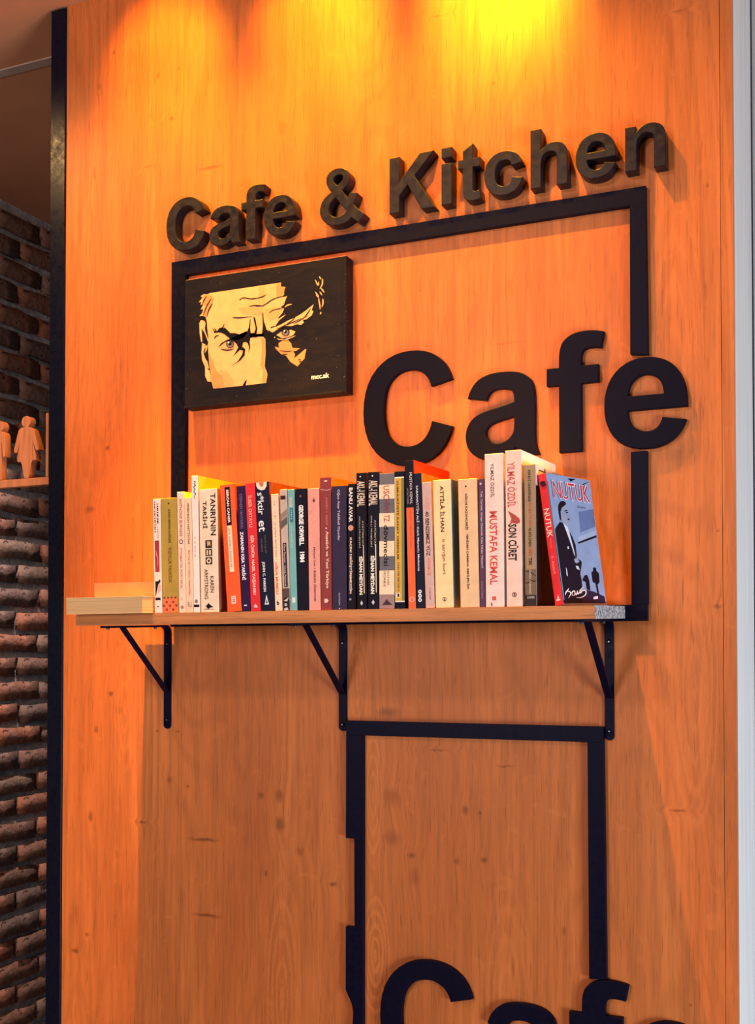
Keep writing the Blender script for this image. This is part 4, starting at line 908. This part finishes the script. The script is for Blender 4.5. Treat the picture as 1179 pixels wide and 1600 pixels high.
book(-.8901, .0211, .2019, -.05, .12, (226, 150, 136), 'salmon pink book with a small dark star at the top of its spine', yt=764.3, yb=951.8, prints=[
    ('p', [(.42, 783), (.50, 781), (.54, 778), (.58, 781), (.68, 783), (.60, 785), (.56, 788), (.50, 785)], (80, 44, 46))] + [('o', 796 + k * 5.2, .30 + .32 * (k % 2), .035, (246, 190, 160)) for k in range(12)] + [('v', 'Harper Lee • Bülbülü Öldürmek', 855, 939, .42, .68, (92, 40, 40), .02)])
book(-.8687, .0203, .2189, .4, .15, (132, 34, 34), 'tall dark red book with a cream title and thin line at the top', yt=747, yb=951.5, front=(236, 84, 20), prints=[
    ('v', 'JOSEPH C. GREW', 778, 821, .46, .68, (216, 130, 110), 0.0), ('o', 825.5, .55, .06, WHT), ('v', 'Atatürk ve Yeni Türkiye', 830, 918, .44, .76, (246, 204, 176), .02), ('r', 752, 754, .42, .66, (240, 200, 190)), ('p', [(.05, 765.4), (.4, 766), (.6, 767.2), (.95, 765.4), (.95, 766.2), (.6, 768), (.4, 766.8), (.05, 766.2)], (230, 180, 170)),
    ('p', [(.35, 940), (.35, 934), (.60, 934), (.72, 937), (.60, 940)], (244, 196, 176))])
book(-.8474, .0264, .2034, .45, .125, (50, 40, 66), 'thick slate purple book with small italic grey lettering', yt=760.5, yb=951.2, prints=[
    ('v', 'Oğuz Atay Tehlikeli Oyunlar', 766, 845, .36, .58, (186, 174, 192), .02), ('v', 'İLETİŞİM', 925, 944, .42, .56, (196, 188, 206), 0.0), ('o', 949, .5, .04, (190, 180, 200))])
book(-.8201, .0132, .2055, 1.1, .125, (18, 14, 26), 'thin black book with white capitals and a small portrait oval on the spine', yt=756.8, yb=951.0, front=(96, 34, 44), prints=[
    ('v', 'BANU AVAR', 763, 816, .16, .66, WHT, .02), ('o', 825, .42, .36, (196, 140, 118)), ('v', 'KAÇINI DEĞİŞTİREMEZSİN', 840, 926, .22, .68, (240, 210, 190), .03), ('o', 935, .4, .14, (150, 140, 160))])
for bx, bw, ln, y0, lab in ((-.8027, .0176, .4, 740, 'black book with squeezed cream capitals down the spine, beside the thin book with portrait oval'), (-.7834, .0200, .8, 739, 'black book with squeezed cream capitals down the spine, beside the grey and cream striped book')):
    book(bx, bw, .2221, ln, .14, (16, 14, 28), lab, front=(70, 26, 40), yt=y0, yb=950.8, prints=[
        ('o', y0 + 6, .42, .06, WHT), ('v', 'AKL-I KEMAL', y0 + 13, y0 + 52, .10, .86, (238, 214, 190), .01), ('v', "ATATÜRK'ÜN", y0 + 74, y0 + 112, .58, .76, (206, 190, 180), 0.0), ('v', 'AKILLI PROJELERİ', y0 + 67, y0 + 116, .24, .42, (206, 190, 180), 0.0),
        ('v', 'SİNAN MEYDAN', y0 + 129, y0 + 188, .26, .70, (248, 232, 216), .04), ('p', [(.66, y0 + 112), (.74, y0 + 112), (.80, y0 + 186), (.72, y0 + 186)], (226, 200, 170)), ('p', [(.34, y0 + 201), (.48, y0 + 197), (.62, y0 + 201), (.48, y0 + 205)], (196, 190, 196))])
stripes = [('r', a, b, .0, 1.0, c) for a, b, c in ((758.5, 780.5, (238, 208, 172)), (802.5, 823.5, (238, 208, 172)), (845.5, 869, (238, 208, 172)), (891, 928, (238, 208, 172)), (928, 949.5, (150, 118, 112)))]
book(-.7627, .0264, .2185, .7, .135, (100, 94, 98), 'thick book with grey and cream horizontal stripes on the spine', yt=741, yb=950.5, prints=stripes + [
    ('v', 'USC', 760, 781, .28, .68, (176, 70, 54), .01), ('v', 'HWI', 782, 802, .30, .66, (120, 44, 62), .02), ('v', 'TZ', 805, 816, .32, .68, (176, 70, 54), .01), ('v', 'dövmecisi', 821, 884, .30, .62, (24, 18, 24), .01), ('v', 'HEATHER', 890, 914, .52, .66, (110, 80, 66), 0.0), ('v', 'MORRIS', 892, 916, .28, .42, (70, 48, 40), 0.0), ('p', [(.2, 944), (.4, 938), (.5, 935), (.62, 939), (.86, 944)], (66, 48, 58))])
book(-.7352, .0172, .2200, .45, .13, (14, 14, 30), 'black-topped book with a yellow and green field on its spine', yt=738, yb=950.3, prints=[
    ('r', 746.5, 940, .02, .96, (240, 226, 200)), ('r', 748.5, 938, .06, .80, (206, 158, 44)), ('r', 748.5, 938, .70, .96, (112, 112, 52)), ('v', 'CUMHURİYETE KANAT GERENLER', 752, 875, .22, .48, (60, 34, 20), .03), ('lines', 879, 924, .28, .44, (110, 70, 30), 14), ('r', 926, 933, .12, .52, (240, 226, 206)), ('r', 927, 932, .24, .44, (50, 20, 30))])
book(-.7131, .0151, .2363, -.65, .165, (20, 16, 30), 'tall book, black above and orange below, with a red cover side', yt=721, yb=950.0, front=(250, 30, 16), prints=[
    ('r', 794, 950, .10, .92, (246, 92, 30)), ('v', 'MUSTAFA KEMAL', 740, 789, .52, .82, (222, 206, 206), 0.0), ('v', 'ATATÜRK', 764, 789, .22, .42, (160, 150, 160), 0.0), ('v', 'Büyük Taarruz Günleri', 800, 858, .36, .72, (196, 60, 16), .01), ('o', 936, .5, .30, (250, 170, 130)), ('o', 936, .5, .20, (240, 96, 40))])
book(-.6978, .0126, .2153, -.65, .125, (20, 26, 48), 'navy blue book with white serif lettering and three white rings', yt=740.5, yb=949.8, front=(120, 84, 56), prints=[
    ('v', 'SABAHATTİN ALİ • Kürk Mantolu Madonna', 760, 892, .28, .64, (232, 226, 230), .01)] + [q for yc in (924, 930.5, 937) for q in (('o', yc, .48, .24, WHT), ('o', yc, .48, .11, (20, 26, 48)))])
book(-.6826, .0152, .2001, -1.15, .12, (204, 166, 156), 'grey pink book with black and coral condensed title', yt=754.5, yb=949.6, prints=[
    ('v', 'ALPER', 777, 798, .30, .72, (228, 140, 116), 0.0), ('v', '40 BENZEMEZ YÜZ', 800, 869, .28, .78, (40, 24, 30), .02), ('v', 'GÖRMÜŞ', 871, 899, .30, .76, (232, 110, 84), .01), ('lines', 918, 938, .48, .62, (150, 100, 90), 7)])
book(-.6655, .0301, .2020, -.65, .13, (246, 208, 150), 'thick cream yellow book with large spaced black serif capitals', yt=751.5, yb=949.3, front=(46, 92, 116), prints=[
    ('v', 'ATTİLÂ İLHAN', 761, 832, .38, .66, (44, 26, 20), .02), ('v', 'o sarışın kurt', 843, 898, .40, .64, (150, 84, 36), .02), ('o', 936, .50, .11, (60, 40, 34)), ('o', 936, .50, .08, (236, 200, 150)), ('h', 'i', 933, 939, .47, .53, (60, 40, 34), .02)])
book(-.6240, .0313, .2009, -.5, .13, (228, 184, 138), 'thick tan book with small bold black lettering and a black heart mark', yt=750, yb=948.9, prints=[
    ('p', [(.36, 760.5), (.42, 760), (.46, 761.5), (.41, 764)], BLK), ('v', 'NİKOS KAZANCAKİS', 773, 829, .36, .52, (50, 34, 34), .03), ('v', 'YENİDEN ÇARMIHA GERİLEN İSA', 835, 921, .36, .52, (50, 34, 34), .03)])
book(-.5923, .0092, .1998, .1, .12, (76, 34, 68), 'thin plum purple book beside the tall white book', yt=749, yb=948.7, prints=[
    ('v', 'Tek Yeriniz Orayı Demek Cüz Nidir Naçari?', 768, 888, .28, .70, (220, 196, 206), .01), ('v', 'Laura Uzun', 909, 935, .34, .64, (176, 140, 160), 0.0), ('o', 757, .4, .2, (200, 180, 200))])
book(-.5822, .0296, .2373, .2, .155, (236, 204, 190), 'tall pale pink book with a long red title and red mark at the foot', yt=710.8, yb=948.5, front=(206, 214, 228), prints=[
    ('v', 'YILMAZ ÖZDİL', 726, 779, .32, .56, (36, 30, 44), .01), ('v', 'MUSTAFA KEMAL', 800, 914, .24, .66, (204, 60, 48), .02), ('r', 932, 938, .36, .56, (206, 34, 44)), ('lines', 932, 938, .44, .47, (236, 190, 180), 2), ('p', [(.28, 943), (.34, 941), (.38, 947), (.3, 947)], (110, 80, 80))])
book(-.5485, .0250, .2403, .1, .20, (240, 196, 176), 'tall pale pink book with red author name, bird and black title', yt=705.5, yb=948.0, front=P(246, 236, 232), prints=[
    ('v', 'YILMAZ ÖZDİL', 724, 794, .12, .78, (190, 50, 44), .01), ('p', [(.14, 799), (.34, 802), (.60, 806), (.88, 812), (.92, 818), (.70, 820), (.40, 818), (.20, 824), (.36, 812)], (168, 60, 44)), ('v', 'SON CÜRET', 820, 877, .14, .80, (36, 28, 40), .03), ('o', 929.5, .5, .15, (60, 44, 50)), ('o', 929.5, .5, .10, (236, 190, 170)), ('p', [(.45, 932), (.5, 926), (.58, 930)], (60, 44, 50))])
bt = book(-.5184, .0174, .2166, .1, .19, (156, 124, 88), 'brown photo-spined book with black and red condensed capitals, behind the leaning book', yt=727.3, yb=947.6, front=P(214, 206, 208), prints=[
    ('v', 'KENDİ ÜLKESİNDE', 736, 785, .34, .64, (44, 36, 36), .02), ('v', 'KUŞATILAN', 787, 823, .34, .64, (190, 60, 36), .02), ('v', 'VE BÖLÜNEN', 825, 855, .34, .64, (40, 32, 34), .02), ('v', 'ORDU', 857, 870, .34, .64, (186, 50, 34), .02), ('v', 'TSK', 872, 884, .34, .64, (40, 32, 34), .02),
    ('r', 890, 930, .0, 1.0, (112, 84, 60)), ('p', [(.05, 892), (.45, 893), (.95, 900), (.95, 901), (.45, 895), (.05, 893.5)], (44, 34, 30)), ('p', [(.05, 911), (.6, 907), (.95, 908), (.95, 909.5), (.6, 909), (.05, 912.5)], (44, 34, 30)), ('v', 'ÜMİT ÖZDAĞ', 891, 928, .36, .58, (222, 206, 184), 0.0), ('r', 930, 947, .0, 1.0, (54, 42, 40)), ('h', 'ALTINORDU', 932, 935.5, .18, .82, (220, 210, 200), 0.0)])
# dark lower field and lettering on that book's right-hand cover
def cover_print(parent, x, name, loop, mat, eps=0.0003):
    me = curve_mesh(name, [loop])
    for v in me.vertices:
        v.co = Vector((x + eps, v.co.x, v.co.y))
    return obj(name, me, mat, parent)
cover_print(bt, .0174, 'printed_block', R4(0.002, 0.188, 0.001, 0.185), P(18, 16, 30))
for a, b, c, d in ((.050, .056, .2000, .2150), (.020, .050, .2085, .2105), (.105, .111, .1950, .2120), (.122, .140, .1952, .2015)):
    cover_print(bt, .0174, 'printed_letter', R4(a, b, c, d), P(24, 20, 28))

# the leaning picture-covered book at the end of the row
nk = book(-.4728, .0140, .2030, -7.4, .1370, (206, 20, 38), 'red-spined book with a blue grey photograph of a suited man, leaning at the row end', yt=743, yb=945, front=P(140, 164, 206), d0=.004, rotz=math.radians(-15.5), prints=[
    ('p', [(.10, 757), (.30, 754), (.80, 755), (.92, 762), (.40, 763)], (60, 18, 30)), ('v', 'NUTUK', 797, 841, .20, .86, (250, 226, 220), .0), ('v', 'Söylev', 842, 858, .40, .66, (236, 110, 110), 0.0), ('v', 'K. Atatürk', 870, 898, .34, .66, (240, 150, 150), 0.0), ('p', [(.40, 935), (.55, 929), (.64, 935)], (250, 214, 210)), ('r', 936, 938, .28, .76, (250, 214, 210))])
CI = {'D': P(96, 120, 170), 'B': P(160, 182, 216), 'K': P(22, 18, 36), 'P': P(44, 32, 62), 'F': P(150, 160, 190), 'W': P(214, 220, 236), 'T': P(120, 170, 190)}
def cover_shape(name, loop, mat, layer):
    d, h, w = .1370, .2030, .0140
    me = curve_mesh(name, [[(u * d, v * h) for u, v in loop]])
    for v in me.vertices:
        v.co = Vector((w + .0002 + .00005 * layer, v.co.x, v.co.y))
    return obj(name, me, mat, nk)
for i, (nm, ink, loop) in enumerate(COVER):
    loop = [(min(.995, max(.012, u)), min(.995, max(.004, v))) for u, v in loop]
    cover_shape('printed_' + nm, loop, CI[ink], i)
for loop in SIGNATURE:
    cover_shape('printed_signature', loop, P(244, 240, 244), 30)
def cover_text(s, u0, u1, v0, v1, mat, layer, bold=0.0, drop=0.0):
    me0, a, b, c, d = text_mesh(s, bold)
    me = me0.copy()
    for v in me.vertices:
        u = u0 + (v.co.x - a) / (b - a) * (u1 - u0)
        q = v0 + (v.co.y - c) / (d - c) * (v1 - v0)
        v.co = Vector((.0140 + .0002 + .00005 * layer, u * .1370, q * .2030))
    return obj('cover_title', me, mat, nk)
cover_text('NUTUK', .095, .925, .806, .950, P(240, 232, 240), 31, .035)
cover_text('NUTUK', .105, .915, .812, .944, P(196, 24, 60), 33, .0)
cover_text('(Söylev)', .60, .80, .752, .776, P(54, 56, 86), 31)

# two books lying flat at the end of the shelf
def lying(x0, x1, d0, d1, h0, h1, cover, label, rot=0.0):
    cx, cd = (x0 + x1) / 2, (d0 + d1) / 2
    root = empty('book', on_shelf(cx, cd, h0), Euler((TILT, 0, math.radians(rot)), 'XYZ'))
    w, d, h = (x1 - x0) / 2, (d1 - d0) / 2, h1 - h0
    box('back_cover', -w, w, -d, d, 0, .0009, cover, root)
    box('front_cover', -w, w, -d, d, h - .0009, h, cover, root)
    bm = bmesh.new()
    add_box(bm, -w + .0004, w - .001, -d + .0008, d - .0016, .0010, h - .0010)
    obj('page_block', bm_mesh('page_block', bm), M['pages_lying'], root)
    box('spine', -w, w, d - .0015, d, .0010, h - .0010, cover, root)
    return tag(root, label, 'book', 'books lying at the shelf end')
lying(-1.3650, -1.2000, -.0300, .115, .0004, .0298, P(244, 200, 140), 'thick book lying flat with its page edge toward the room, under another book')
def pink_cover():
    return P(224, 112, 84)
up = lying(-1.3475, -1.1995, .0300, .150, .0312, .0575, pink_cover(), 'peach covered book lying flat on top of another book')
box('fore_edge', -.0739, .0739, -.0605, -.0597, .0010, .0253, pink_cover(), up)
